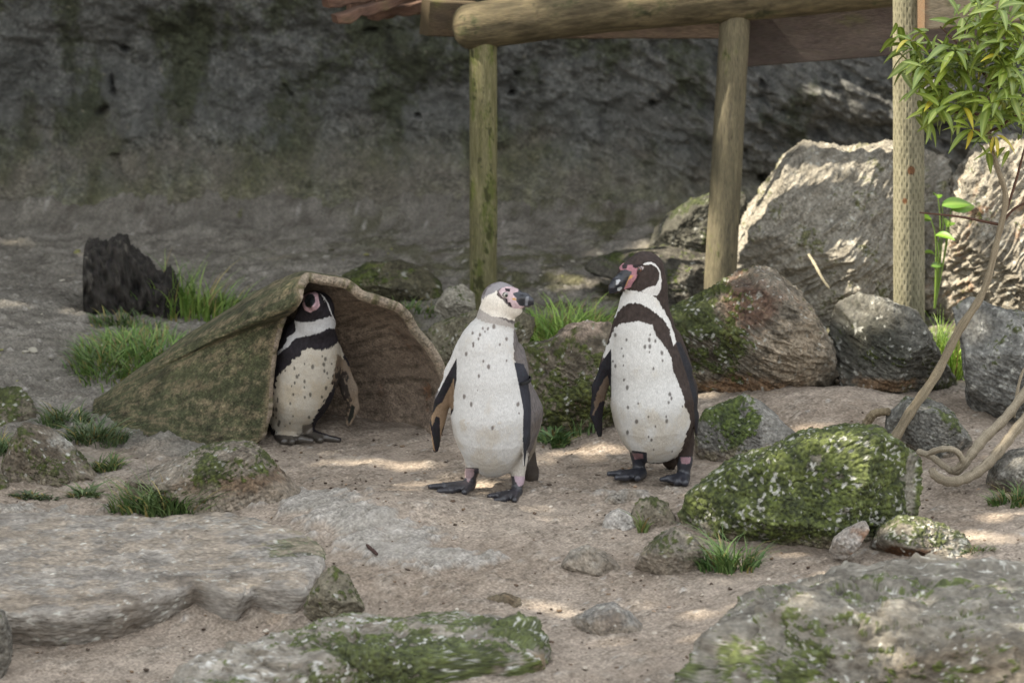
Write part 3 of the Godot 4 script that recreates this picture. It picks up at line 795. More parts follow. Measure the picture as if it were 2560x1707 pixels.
	rock("rock_slab", "great layered mossy slab filling the lower right corner", [Vector2(0.2254, 2.0784), Vector2(0.2891, 1.8687), Vector2(0.3444, 1.6988), Vector2(0.4135, 1.4965), Vector2(0.4924, 1.3534), Vector2(0.5602, 1.2572), Vector2(0.6353, 1.218), Vector2(0.7037, 1.1453), Vector2(0.768, 1.0164), Vector2(0.8138, 0.9818), Vector2(0.8634, 1.0164), Vector2(0.9333, 0.9609), Vector2(1.0358, 0.9957), Vector2(1.1345, 1.0507), Vector2(1.232, 1.1185), Vector2(1.4321, 1.218), Vector2(1.4307, 1.6638), Vector2(1.3155, 2.0784), Vector2(0.753, 2.1559)], 0.04,
		{"seed": 137, "lying": true, "undercut": 0.0, "steps": 0.013, "specks": 0.3, "thin": 0.45, "tf": 0.13, "tb": 0.12, "nu": 520, "nv": 300, "p": 4.5, "amp": 0.035, "fr": 1.6, "sa": 0.035, "sf": 3.6, "facets": 0, "cuts": [[Vector3(-0.12, -0.62, 0.78), 0.115]], "strata": Vector3(0.3, 1, 0.45), "a": "645d52", "b": "a09a8d", "moss": 0.3, "mossup": -0.5, "lich": 0.45, "sand": 0.0, "ma": "2c3714", "mb": "626f2a",
		"zones": [[[Vector2(0.9704, 1.0983)][0], 0.4, 0.07, "bare", 0.3], [[Vector2(0.8376, 1.3597)][0], 0.5, 0.12, "moss", 0.3], [[Vector2(0.5567, 1.7219)][0], 0.3, 0.12, "moss", 0.35], [[Vector2(0.9931, 1.7219)][0], 0.3, 0.1, "6a5c49", 0.6]]})


# ---- timber
# a round bar along points with radii; rows finely spaced so that stains and grooves can sit on it
func round_bar(pts: Array, radii: Array, nu: int, rows: int, o: Dictionary) -> ArrayMesh:
	var v := PackedVector3Array()
	var c := PackedColorArray()
	var len_ := PackedFloat32Array([0.0])
	for i in range(1, pts.size()):
		len_.append(len_[i - 1] + (pts[i] as Vector3).distance_to(pts[i - 1]))
	var total := len_[len_.size() - 1]
	var dome: float = o.get("dome", 0.0)
	var fbm: FastNoiseLite = nz["fbm"]
	var rough: FastNoiseLite = nz["rough"]
	var a := lin(o.get("a", "7d6b4f"))
	var b := lin(o.get("b", "a08c6b"))
	var alga := lin(o.get("alga", "59602c"))
	var dark := lin("2c2a1c")
	var al: float = o.get("al", 0.0)
	var sd: float = o.get("seed", 1) * 9.7
	var knots: Array = o.get("knots", [])
	var incised: bool = o.get("incised", false)
	var ref := Vector3(0, 0, 1)
	for j in rows:
		var t := float(j) / (rows - 1)
		var s := t * total
		var seg := 0
		while seg < pts.size() - 2 and s > len_[seg + 1]:
			seg += 1
		var h := (s - len_[seg]) / maxf(len_[seg + 1] - len_[seg], 1e-6)
		var p: Vector3 = (pts[seg] as Vector3).lerp(pts[seg + 1], h)
		var d: Vector3 = ((pts[seg + 1] as Vector3) - pts[seg]).normalized()
		if pts.size() > 2:
			var before: Vector3 = pts[maxi(seg - 1, 0)]
			var after: Vector3 = pts[mini(seg + 2, pts.size() - 1)]
			d = d.lerp((pts[seg + 1] - before).normalized(), 0.5 * (1.0 - h)).lerp((after - pts[seg]).normalized(), 0.5 * h).normalized()
		var r: float = lerpf(radii[seg], radii[seg + 1], h)
		if dome > 0.0 and s < dome:
			r *= sqrt(maxf(0.0, 1.0 - pow(1.0 - s / dome, 2.6)))
		if dome > 0.0 and total - s < dome:
			r *= sqrt(maxf(0.0, 1.0 - pow(1.0 - (total - s) / dome, 2.6)))
		if j == 0 or j == rows - 1:
			r = 0.0
		var u := ref.cross(d).normalized()
		if u.length() < 0.1:
			u = Vector3.RIGHT
		var w := d.cross(u).normalized()
		for i in nu:
			var an := TAU * i / nu
			var out := u * cos(an) + w * sin(an)
			var q := p + out * r
			var m := Vector3(cos(an) * 0.05, s, sin(an) * 0.05) + Vector3(sd, 0, 0)
			var f1 := fbm.get_noise_3d(m.x * 14.0, m.y * 4.0, m.z * 14.0)
			var f2 := rough.get_noise_3d(m.x * 70.0, m.y * 7.0, m.z * 70.0)
			var f3 := rough.get_noise_3d(m.x * 50.0, m.y * 50.0, m.z * 50.0)
			var cc := a.lerp(b, clampf(0.5 + 0.6 * f1 + 0.7 * f2, 0.0, 1.0))
			var k := smoothstep(0.15, 0.5, f1 + 0.35 * f3 + al - 0.2)
			cc = cc.lerp(alga, 0.85 * k)
			cc = cc.lerp(dark, 0.7 * smoothstep(0.3, 0.55, fbm.get_noise_3d(m.x * 20.0 + 4.0, m.y * 9.0, m.z * 20.0) + 0.25 * f3 + 0.3 * k - 0.08))
			var push: float = o.get("knobby", 0.02) * f1 * r + 0.0012 * f2
			if incised:
				var col_ := an / TAU * 34.0
				var row := s / 0.036 + 0.5 * (int(col_) % 2)
				var fx: float = absf(col_ - floor(col_) - 0.5)
				var fy: float = row - floor(row)
				if fx < 0.22 and fy < 0.36:
					push -= 0.0012
					cc = cc.lerp(dark, 0.4)
			for kn in knots:
				var dx: float = (an - kn[0]) * r
				var dy: float = s - kn[1]
				var e: float = sqrt(dx * dx * 1.4 + dy * dy) / kn[2]
				if e < 1.0:
					cc = cc.lerp(lin("4b3526").lerp(lin("7a5638"), absf(sin(e * 9.0))), smoothstep(1.0, 0.75, e))
			v.append(q + out * push)
			c.append(cc)
	var ix := grid_index(nu, rows, true)
	return array_mesh(v, normals_of(v, ix), ix, c)


# a sawn board: bevelled box, length along x, split along its length so that stains can vary
func board(size: Vector3, o: Dictionary) -> ArrayMesh:
	var v := PackedVector3Array()
	var c := PackedColorArray()
	var h := size * 0.5
	var bv: float = o.get("bevel", 0.004)
	var ring: Array[Vector2] = []
	for q in [[-1, -1], [1, -1], [1, 1], [-1, 1]]:
		var sx: float = q[0]
		var sy: float = q[1]
		if sx * sy > 0:
			ring.append(Vector2(sx * h.z, sy * (h.y - bv)))
			ring.append(Vector2(sx * (h.z - bv), sy * h.y))
		else:
			ring.append(Vector2(sx * (h.z - bv), sy * h.y))
			ring.append(Vector2(sx * h.z, sy * (h.y - bv)))
	var pts: Array[Vector2] = []
	for i in ring.size():
		var e: Vector2 = ring[(i + 1) % ring.size()]
		var n := maxi(1, int(ring[i].distance_to(e) / 0.012))
		for k in n:
			pts.append(ring[i].lerp(e, float(k) / n))
	var rows := maxi(3, int(size.x / 0.02))
	var fbm: FastNoiseLite = nz["fbm"]
	var rough: FastNoiseLite = nz["rough"]
	var a := lin(o.get("a", "4a3d35"))
	var b := lin(o.get("b", "6a584b"))
	var end := lin(o.get("end", "8a6244"))
	var alga := lin("525428")
	var sd: float = o.get("seed", 1) * 5.1
	var rag: float = o.get("ragged", 0.0)
	for j in rows + 2:
		var jj := clampi(j - 1, 0, rows - 1)
		var x := lerpf(-h.x, h.x, float(jj) / (rows - 1))
		var shut := j == 0 or j == rows + 1
		for q in pts:
			var w := Vector3(x, q.y, q.x) if not shut else Vector3(x, 0, 0)
			var m := w + Vector3(sd, sd, 0)
			var g := rough.get_noise_3d(m.x * 5.0, m.y * 60.0, m.z * 60.0)
			var f := fbm.get_noise_3d(m.x * 6.0, m.y * 9.0, m.z * 9.0)
			var cc := a.lerp(b, clampf(0.5 + 0.6 * g + 0.6 * f, 0.0, 1.0))
			cc = cc.lerp(alga, smoothstep(0.2, 0.5, f + o.get("al", 0.0) - 0.1) * 0.6)
			if shut or j == 1 or j == rows:
				cc = end.lerp(a, clampf(0.3 + g, 0.0, 1.0))
			if rag > 0.0 and not shut:
				w.y += rag * fbm.get_noise_2d(m.x * 14.0, 3.0) * (1.0 if q.y < 0 else 0.4)
				w.z += rag * 0.5 * f
			w.y += 0.001 * g
			v.append(w)
			c.append(cc)
	var nu := pts.size()
	var ix := grid_index(nu, rows + 2, true, true)
	# each end gets normals of its own
	return flat_ends(v, c, ix)


func flat_ends(v: PackedVector3Array, c: PackedColorArray, ix: PackedInt32Array) -> ArrayMesh:
	var fv := PackedVector3Array()
	var fc := PackedColorArray()
	var fn := PackedVector3Array()
	var fi := PackedInt32Array()
	for t in range(0, ix.size(), 3):
		var a := v[ix[t]]
		var b := v[ix[t + 1]]
		var d := v[ix[t + 2]]
		var n := (d - a).cross(b - a).normalized()
		for k in 3:
			fi.append(fv.size())
			fv.append(v[ix[t + k]])
			fc.append(c[ix[t + k]])
			fn.append(n)
	return array_mesh(fv, fn, fi, fc)


func build_shelter() -> void:
	var root := thing("timber_shelter", "rustic timber shelter of round posts, a thick mossy log beam and brown boards", "shelter", Vector3.ZERO)
	var r1: float = 0.0458
	put("post", round_bar([Vector3(-0.0952, -0.0712, -1.9), Vector3(-0.093, 0.9893, -1.9)], [r1, r1 * 0.98], 72, 160, {"al": 0.36, "seed": 2, "a": "63603f", "b": "857f60"}), mats["timber"], root)
	put("post", round_bar([Vector3(0.6789, 0.0595, -1.85), Vector3(0.7264, 1.0529, -1.95)], [0.0527, 0.0489], 72, 160, {"al": -0.05, "seed": 5, "a": "565040", "b": "787058", "knots": [[4.2, 0.2, 0.02]]}), mats["timber"], root)
	put("post", round_bar([Vector3(1.2423, 0.0797, -1.3), Vector3(1.2022, 1.3588, -1.3)], [0.0487, 0.0467], 204, 330, {"al": -0.12, "seed": 9, "a": "747059", "b": "928c74", "incised": true, "knots": [[1.62, 0.575, 0.016], [1.2, 0.48, 0.011]]}), mats["timber"], root)
	put("beam", round_bar([Vector3(-0.1944, 0.995, -1.9), Vector3(0.3159, 1.0586, -1.93), Vector3(0.8817, 1.0997, -1.96), Vector3(1.6341, 1.1681, -2)], [0.0758, 0.0773, 0.0773, 0.0744], 96, 260, {"al": 0.12, "seed": 13, "dome": 0.075, "a": "3d3625", "b": "6f644b", "alga": "42452a"}), mats["timber_flat"], root)
	# dark fascia boards behind the beam
	var long_ := put("board", board(Vector3(1.15, 0.24, 0.035), {"seed": 3, "a": "443b36", "b": "5c524b"}), mats["timber_flat"], root)
	long_.position = Vector3(1.3145, 0.998, -2.13)
	long_.rotation = Vector3(0, 0.0, 0.078)
	var rail := put("board", board(Vector3(0.62, 0.16, 0.03), {"seed": 7, "a": "52453a", "b": "6d5d4e"}), mats["timber_flat"], root)
	rail.position = Vector3(0.4646, 1.014, -2.1)
	rail.rotation = Vector3(0, 0, 0.0)
	var joist := put("joist", board(Vector3(0.19, 0.115, 0.06), {"seed": 11, "a": "4a3f30", "b": "6a5a44", "end": "4f4430", "al": 0.25}), mats["timber_flat"], root)
	joist.position = Vector3(-0.2029, 1.0054, -2.06)
	joist.rotation = Vector3(0, 0.5, -0.1)
	var stub := put("joist", board(Vector3(0.34, 0.125, 0.07), {"seed": 15, "a": "756a56", "b": "968a74", "end": "7a6048"}), mats["timber_flat"], root)
	stub.position = Vector3(1.3949, 1.1626, -1.3)
	stub.rotation = Vector3(0, 0.35, 0.03)
	# bark-edged slats of the roof, their ends hanging over
	for q in [[Vector3(-0.5825, 1.0012, -2.05), Vector3(-0.2759, 1.0865, -2.2)], [Vector3(-0.6121, 1.0485, -2.08), Vector3(-0.3134, 1.0826, -2.25)], [Vector3(-0.4785, 0.9906, -2.22), Vector3(-0.2423, 1.02, -2.3)], [Vector3(-0.4323, 0.9878, -2.3), Vector3(-0.2003, 1.0147, -2.4)], [Vector3(-0.5489, 1.0112, -2.3), Vector3(-0.2595, 1.0266, -2.42)], [Vector3(-0.4535, 1.0543, -2.12), Vector3(-0.1675, 1.1039, -2.2)]]:
		var a: Vector3 = q[0]
		var b: Vector3 = q[1]
		var s := put("slat", board(Vector3(a.distance_to(b), 0.032, 0.05), {"seed": 20 + root.get_child_count(), "ragged": 0.02, "a": "4a382f", "b": "765c4c", "end": "6a5040"}), mats["timber_flat"], root)
		var d := (b - a).normalized()
		var up := (Vector3.UP - d * d.y).normalized()
		s.transform = Transform3D(Basis(d, up, d.cross(up)), (a + b) * 0.5)


# ---- the clay den: a shell drawn from a wavy rim back to a low tail
func spline(pts: Array, t: float) -> Vector3:
	var n := pts.size() - 1
	var f := clampf(t, 0.0, 1.0) * n
	var i := mini(int(f), n - 1)
	var h := f - i
	var p0: Vector3 = pts[maxi(i - 1, 0)]
	var p1: Vector3 = pts[i]
	var p2: Vector3 = pts[i + 1]
	var p3: Vector3 = pts[mini(i + 2, n)]
	return p1.cubic_interpolate(p2, p0, p3, h)


func build_den() -> void:
	var rim := [Vector3(-0.7658, -0.0118, -0.46), Vector3(-0.7224, 0.0273, -0.46), Vector3(-0.7043, 0.0947, -0.47), Vector3(-0.6968, 0.1841, -0.475), Vector3(-0.685, 0.2873, -0.475), Vector3(-0.665, 0.3705, -0.46), Vector3(-0.6358, 0.4006, -0.42), Vector3(-0.6117, 0.4277, -0.36), Vector3(-0.5952, 0.4627, -0.34), Vector3(-0.6031, 0.5033, -0.36), Vector3(-0.5832, 0.5256, -0.4), Vector3(-0.5371, 0.5171, -0.41), Vector3(-0.4737, 0.5047, -0.42), Vector3(-0.4418, 0.4869, -0.42), Vector3(-0.4198, 0.4692, -0.42), Vector3(-0.3669, 0.4444, -0.45), Vector3(-0.3206, 0.4218, -0.47), Vector3(-0.2883, 0.3814, -0.5), Vector3(-0.2679, 0.3379, -0.52), Vector3(-0.2284, 0.2864, -0.53), Vector3(-0.1938, 0.2216, -0.54), Vector3(-0.1766, 0.1539, -0.55), Vector3(-0.1874, 0.0688, -0.565), Vector3(-0.2134, -0.0273, -0.57)]
	var tail0 := Vector3(-1.2421, -0.0114, -0.78)
	var nu := 300
	var nv := 120
	var fbm: FastNoiseLite = nz["fbm"]
	var rough: FastNoiseLite = nz["rough"]
	var outer := PackedVector3Array()
	for j in nv:
		var t := float(j) / (nv - 1)
		for i in nu:
			var u := float(i) / (nu - 1)
			var r := spline(rim, u)
			var arch := sin(PI * clampf(u, 0.0, 1.0))
			var tail := tail0 + Vector3(-0.01, 0.05 * arch, -0.12 * u)
			# the middle of each line: the near side swells towards the front, the far side to the back
			var near := smoothstep(0.42, 0.0, u)
			var far := smoothstep(0.35, 0.46, u)
			var mid := (r + tail) * 0.5 + Vector3(0, 0.015 + 0.05 * arch, -0.01 + 0.19 * near)
			mid = mid.lerp(Vector3(r.x - 0.03, r.y * lerpf(0.97, 0.8, smoothstep(0.5, 0.8, u)), r.z - 0.33), far)
			var a := r.lerp(mid, t)
			var p := a.lerp(mid.lerp(tail, t), t)
			var m := p * 1.0
			var k := smoothstep(0.0, 0.12, t)
			p += Vector3(0, 0.5, 0.8) * (0.02 * fbm.get_noise_3dv(m * 4.0) * k + 0.004 * rough.get_noise_3dv(m * 22.0))
			# the fold running back from the curled lip
			var fold := exp(-pow((u - 0.235) / 0.035, 2.0)) * exp(-t * 5.0)
			p += Vector3(0.1, -0.2, -0.8) * 0.05 * fold
			# the lip bulges where it curls over
			p += Vector3(0.1, 0.35, 0.9) * 0.035 * exp(-pow((u - 0.34) / 0.05, 2.0)) * exp(-pow(t / 0.2, 2.0)) * smoothstep(0.0, 0.03, t)
			outer.append(p)
	var ix := grid_index(nu, nv, false)
	var n := normals_of(outer, ix)
	var sgn := 1.0 if n[20 * nu + 40].z > 0.0 else -1.0
	var v := PackedVector3Array()
	var c := PackedColorArray()
	var green_a := lin("454832")
	var green_b := lin("6e7050")
	var tan_ := lin("9d8c70")
	var clay := lin("b3a08c")
	var clay_b := lin("8a796a")
	var pale := lin("a29580")
	var thick := 0.028
	for side in 2:
		for k in outer.size():
			var t := float(k / nu) / (nv - 1)
			var u := float(k % nu) / (nu - 1)
			var p := outer[k]
			if side == 1:
				p -= n[k] * sgn * thick * (1.0 - 0.3 * smoothstep(0.0, 0.3, t))
			var f1 := fbm.get_noise_3dv(p * 6.0)
			var f2 := rough.get_noise_3dv(p * 40.0)
			var run_ := fbm.get_noise_2d(u * 34.0, t * 3.5)
			var cc: Color
			if side == 0:
				var f3 := rough.get_noise_3dv(p * 110.0)
				var g := clampf(0.5 + 0.45 * f1 + 0.5 * f2 + 0.4 * f3, 0.0, 1.0)
				cc = green_a.lerp(green_b, g)
				cc = cc.lerp(tan_, clampf(smoothstep(-0.15, 0.55, run_ * 0.8 + 0.5 * f2 + 0.5 * f3 + 0.15 * f1) * 0.75, 0.0, 1.0))
				cc = cc.lerp(lin("26281a"), 0.7 * smoothstep(0.2, 0.55, fbm.get_noise_2d(u * 15.0 + 3.0, t * 4.0) + 0.3 * f2))
				cc = cc.lerp(tan_, 0.7 * smoothstep(0.03, 0.0, t + 0.015 * f2))
			else:
				cc = clay.lerp(clay_b, clampf(0.5 + 0.8 * f1 + 0.5 * run_, 0.0, 1.0))
				cc = cc.lerp(lin("a0622c"), 0.5 * smoothstep(0.3, 0.6, f1 + 0.2 * f2))
				cc = cc.lerp(lin("514a3a"), 0.5 * smoothstep(0.1, 0.5, run_ + 0.3 * f2))
			v.append(p)
			c.append(cc)
	var all := PackedInt32Array()
	var front := grid_index(nu, nv, false, sgn < 0.0)
	all.append_array(front)
	var back := grid_index(nu, nv, false, sgn > 0.0)
	var base := outer.size()
	for q in back:
		all.append(q + base)
	# the rim itself: a rounded lip between both skins
	var start := v.size()
	var rows := 7
	for j in rows:
		var h := float(j) / (rows - 1)
		for i in nu:
			var a := v[i]
			var b := v[base + i]
			var outw := (outer[i] - outer[nu + i]).normalized()
			var f2 := rough.get_noise_3dv(a * 40.0)
			v.append(a.lerp(b, h) + outw * (0.011 * sin(PI * h)))
			var cc := pale.lerp(clay, clampf(0.4 + f2 + 0.9 * fbm.get_noise_3dv(a * 9.0), 0.0, 1.0))
			cc = cc.lerp(lin("5c5a34"), smoothstep(0.1, 0.5, fbm.get_noise_3dv(a * 16.0 + Vector3(3, 3, 3)) + 0.5 * f2) * 0.8)
			c.append(cc)
	var strip := grid_index(nu, rows, false, sgn > 0.0)
	for q in strip:
		all.append(q + start)
	var o := put("clay_den", array_mesh(v, normals_of(v, all), all, c), mats["clay"])
	tag(o, "cone-shaped moss-stained clay den with a wavy curled rim round its opening", "animal den")
	# the old stump behind it
	build_stump()


func build_stump() -> void:
	# a broken dark log lying on its side, its jagged back sloping down to the right
	var v := PackedVector3Array()
	var c := PackedColorArray()
	var nu := 110
	var nv := 90
	var fbm: FastNoiseLite = nz["fbm"]
	var rough: FastNoiseLite = nz["rough"]
	var ridge: FastNoiseLite = nz["ridge"]
	var prof := [Vector2(-1.3382, 0.2613), Vector2(-1.2872, 0.276), Vector2(-1.2668, 0.2317), Vector2(-1.217, 0.2021), Vector2(-1.1962, 0.165), Vector2(-1.165, 0.1427), Vector2(-1.1453, 0.1754), Vector2(-1.1222, 0.1129), Vector2(-1.1056, 0.0235)]
	var foot := Vector3(-1.422, -0.0139, -2).y
	var x0 := Vector3(-1.4184, 0.0533, -2).x
	var x1 := Vector3(-1.1005, 0.0533, -2).x
	for j in nv:
		var s := float(j) / (nv - 1)
		var x := lerpf(x0, x1, s)
		# height of the broken edge above the foot at this place
		var top := Vector3(-1.4035, 0.2539, -2).y
		for q in prof.size() - 1:
			var a: Vector2 = prof[q]
			var b: Vector2 = prof[q + 1]
			if x >= a.x and x <= b.x:
				top = lerpf(a.y, b.y, (x - a.x) / (b.x - a.x))
			elif q == prof.size() - 2 and x > b.x:
				top = b.y
		var h := maxf(top - foot, 0.03)
		for i in nu:
			var an := TAU * i / nu
			var dir := Vector2(cos(an), sin(an))
			var box := pow(pow(absf(dir.x), 3.0) + pow(absf(dir.y), 3.0), -1.0 / 3.0)
			var d := 0.13 * (1.0 - 0.35 * s)
			var p := Vector3(x, foot + h * 0.5 + h * 0.5 * dir.y * box, -2.0 + d * dir.x * box)
			if j == 0 or j == nv - 1:
				p = Vector3(x, foot + h * 0.5, -2.0)
			var groove := ridge.get_noise_3d(p.x * 22.0, p.y * 6.0, p.z * 22.0)
			var f := fbm.get_noise_3dv(p * 9.0)
			p += Vector3(0.2, dir.y, dir.x) * (0.022 * groove + 0.024 * f)
			v.append(p)
			var f2 := rough.get_noise_3dv(p * 40.0)
			var cc := lin("1b1a18").lerp(lin("45413c"), clampf(0.35 + 0.6 * groove + 0.5 * f2 + 0.4 * f, 0.0, 1.0))
			cc = cc.lerp(lin("7c766c"), 0.6 * smoothstep(0.35, 0.6, f + 0.4 * f2))
			c.append(cc)
	var ix := grid_index(nu, nv, true, true)
	var o := put("tree_stump", array_mesh(v, normals_of(v, ix), ix, c), mats["bark"])
	tag(o, "dark rotten stump with a jagged broken top on the grey slope behind the den", "tree stump")


# ---- penguins: one continuous skin drawn round bones
# bone: [a, ra, b, rb, blend, flat direction, flattening]
func skin(bones: Array, cell: float) -> Array:
	var nb := bones.size()
	var A := PackedVector3Array()
	var D := PackedVector3Array()
	var RA := PackedFloat32Array()
	var RD := PackedFloat32Array()
	var IL := PackedFloat32Array()
	var K := PackedFloat32Array()
	var FD := PackedVector3Array()
	var FF := PackedFloat32Array()
	var lo := Vector3.ONE * 1e9
	var hi := -lo
	for b in bones:
		A.append(b[0])
		D.append(b[2] - b[0])
		RA.append(b[1])
		RD.append(b[3] - b[1])
		var l2: float = (b[2] - b[0]).length_squared()
		IL.append(1.0 / maxf(l2, 1e-9))
		K.append(b[4])
		FD.append((b[5] as Vector3).normalized() if b.size() > 5 else Vector3.ZERO)
		FF.append(b[6] - 1.0 if b.size() > 5 else 0.0)
		var r := Vector3.ONE * (maxf(b[1], b[3]) + 3.0 * cell)
		lo = lo.min(b[0] - r).min(b[2] - r)
		hi = hi.max(b[0] + r).max(b[2] + r)
	var bs := 4
	var nx := int(ceil((hi.x - lo.x) / cell / bs)) * bs + 1
	var ny := int(ceil((hi.y - lo.y) / cell / bs)) * bs + 1
	var nzz := int(ceil((hi.z - lo.z) / cell / bs)) * bs + 1
	var val := PackedFloat32Array()
	val.resize(nx * ny * nzz)
	val.fill(99.0)
	var hd := cell * bs * 0.87
	var active := PackedInt32Array()
	var bd := PackedFloat32Array()
	bd.resize(nb)
	var sxy := nx * ny
	for bz in range(0, nzz - 1, bs):
		for by in range(0, ny - 1, bs):
			for bx in range(0, nx - 1, bs):
				var p := lo + Vector3(bx + 2, by + 2, bz + 2) * cell
				var dm := 1e9
				for i in nb:
					var q := p - A[i]
					var h := clampf(q.dot(D[i]) * IL[i], 0.0, 1.0)
					q -= D[i] * h
					var r := RA[i] + RD[i] * h
					var d: float
					var ff := FF[i]
					if ff > 0.0:
						q += FD[i] * (q.dot(FD[i]) * ff)
						var lq := q.length()
						var q2 := q + FD[i] * (q.dot(FD[i]) * ff)
						d = (lq - r) * lq / maxf(q2.length(), 1e-6)
					else:
						d = q.length() - r
					bd[i] = d
					dm = minf(dm, d)
				if absf(dm) > hd * 1.25 + 0.014:
					continue
				active.append(bx); active.append(by); active.append(bz)
				var pick := PackedInt32Array()
				for i in nb:
					if bd[i] < dm + 2.0 * hd + K[i] + 0.01:
						pick.append(i)
				for cz in range(bz, bz + bs + 1):
					for cy in range(by, by + bs + 1):
						for cx in range(bx, bx + bs + 1):
							var at := cx + cy * nx + cz * sxy
							if val[at] < 90.0:
								continue
							var g := lo + Vector3(cx, cy, cz) * cell
							var m := 1.0
							for i in pick:
								var q := g - A[i]
								var h := clampf(q.dot(D[i]) * IL[i], 0.0, 1.0)
								q -= D[i] * h
								var d: float
								var ff := FF[i]
								if ff > 0.0:
									q += FD[i] * (q.dot(FD[i]) * ff)
									var lq := q.length()
									var q2 := q + FD[i] * (q.dot(FD[i]) * ff)
									d = (lq - RA[i] - RD[i] * h) * lq / maxf(q2.length(), 1e-6)
								else:
									d = q.length() - RA[i] - RD[i] * h
								var kk := K[i]
								var e := kk - absf(m - d)
								m = minf(m, d)
								if e > 0.0:
									m -= e * e * 0.25 / kk
							val[at] = m
	var id := PackedInt32Array()
	id.resize(nx * ny * nzz)
	id.fill(-1)
	var vs := PackedVector3Array()
	var cells := PackedInt32Array()
	for b in range(0, active.size(), 3):
		for cz in range(active[b + 2], active[b + 2] + bs):
			for cy in range(active[b + 1], active[b + 1] + bs):
				for cx in range(active[b], active[b] + bs):
					var at := cx + cy * nx + cz * sxy
					var v0 := val[at]
					var v1 := val[at + 1]
					var v2 := val[at + nx]
					var v3 := val[at + nx + 1]
					var v4 := val[at + sxy]
					var v5 := val[at + sxy + 1]
					var v6 := val[at + sxy + nx]
					var v7 := val[at + sxy + nx + 1]
					var s := int(v0 < 0.0) + int(v1 < 0.0) + int(v2 < 0.0) + int(v3 < 0.0) + int(v4 < 0.0) + int(v5 < 0.0) + int(v6 < 0.0) + int(v7 < 0.0)
					if s == 0 or s == 8:
						continue
					var sum := Vector3.ZERO
					var cnt := 0
					if (v0 < 0.0) != (v1 < 0.0): sum += Vector3(v0 / (v0 - v1), 0, 0); cnt += 1
					if (v2 < 0.0) != (v3 < 0.0): sum += Vector3(v2 / (v2 - v3), 1, 0); cnt += 1
					if (v4 < 0.0) != (v5 < 0.0): sum += Vector3(v4 / (v4 - v5), 0, 1); cnt += 1
					if (v6 < 0.0) != (v7 < 0.0): sum += Vector3(v6 / (v6 - v7), 1, 1); cnt += 1
					if (v0 < 0.0) != (v2 < 0.0): sum += Vector3(0, v0 / (v0 - v2), 0); cnt += 1
					if (v1 < 0.0) != (v3 < 0.0): sum += Vector3(1, v1 / (v1 - v3), 0); cnt += 1
					if (v4 < 0.0) != (v6 < 0.0): sum += Vector3(0, v4 / (v4 - v6), 1); cnt += 1
					if (v5 < 0.0) != (v7 < 0.0): sum += Vector3(1, v5 / (v5 - v7), 1); cnt += 1
					if (v0 < 0.0) != (v4 < 0.0): sum += Vector3(0, 0, v0 / (v0 - v4)); cnt += 1
					if (v1 < 0.0) != (v5 < 0.0): sum += Vector3(1, 0, v1 / (v1 - v5)); cnt += 1
					if (v2 < 0.0) != (v6 < 0.0): sum += Vector3(0, 1, v2 / (v2 - v6)); cnt += 1
					if (v3 < 0.0) != (v7 < 0.0): sum += Vector3(1, 1, v3 / (v3 - v7)); cnt += 1
					id[at] = vs.size()
					cells.append(at)
					vs.append(lo + (Vector3(cx, cy, cz) + sum / cnt) * cell)
	var quads := PackedInt32Array()
	var step := [1, nx, sxy]
	for at in cells:
		var v0 := val[at]
		for ax in 3:
			var v1: float = val[at + step[ax]]
			if (v0 < 0.0) == (v1 < 0.0):
				continue
			var s1: int = step[(ax + 1) % 3]
			var s2: int = step[(ax + 2) % 3]
			var b := id[at - s1]
			var c := id[at - s1 - s2]
			var d := id[at - s2]
			if b < 0 or c < 0 or d < 0:
				continue
			if v0 < 0.0:
				quads.append_array([id[at], d, c, b])
			else:
				quads.append_array([id[at], b, c, d])
	return [vs, quads]


# every quad into four, new points on the middles
func finer(vs: PackedVector3Array, quads: PackedInt32Array) -> Array:
	var v := vs.duplicate()
	var edge := {}
	var out := PackedInt32Array()
	out.resize(quads.size() * 4)
	var k := 0
	for q in range(0, quads.size(), 4):
		var a := quads[q]
		var b := quads[q + 1]
		var c := quads[q + 2]
		var d := quads[q + 3]
		var e := PackedInt32Array([0, 0, 0, 0])
		for t in 4:
			var i := quads[q + t]
			var j := quads[q + (t + 1) % 4]
			var key := (i << 24 | j) if i < j else (j << 24 | i)
			var got: int = edge.get(key, -1)
			if got < 0:
				got = v.size()
				edge[key] = got
				v.append((vs[i] + vs[j]) * 0.5)
			e[t] = got
		var m := v.size()
		v.append((vs[a] + vs[b] + vs[c] + vs[d]) * 0.25)
		out[k] = a; out[k + 1] = e[0]; out[k + 2] = m; out[k + 3] = e[3]
		out[k + 4] = e[0]; out[k + 5] = b; out[k + 6] = e[1]; out[k + 7] = m
		out[k + 8] = m; out[k + 9] = e[1]; out[k + 10] = c; out[k + 11] = e[2]
		out[k + 12] = e[3]; out[k + 13] = m; out[k + 14] = e[2]; out[k + 15] = d
		k += 16
	return [v, out]


func quads_to_tris(q: PackedInt32Array) -> PackedInt32Array:
	var ix := PackedInt32Array()
	ix.resize(q.size() / 4 * 6)
	var k := 0
	for i in range(0, q.size(), 4):
		ix[k] = q[i]; ix[k + 1] = q[i + 1]; ix[k + 2] = q[i + 2]
		ix[k + 3] = q[i]; ix[k + 4] = q[i + 2]; ix[k + 5] = q[i + 3]
		k += 6
	return ix


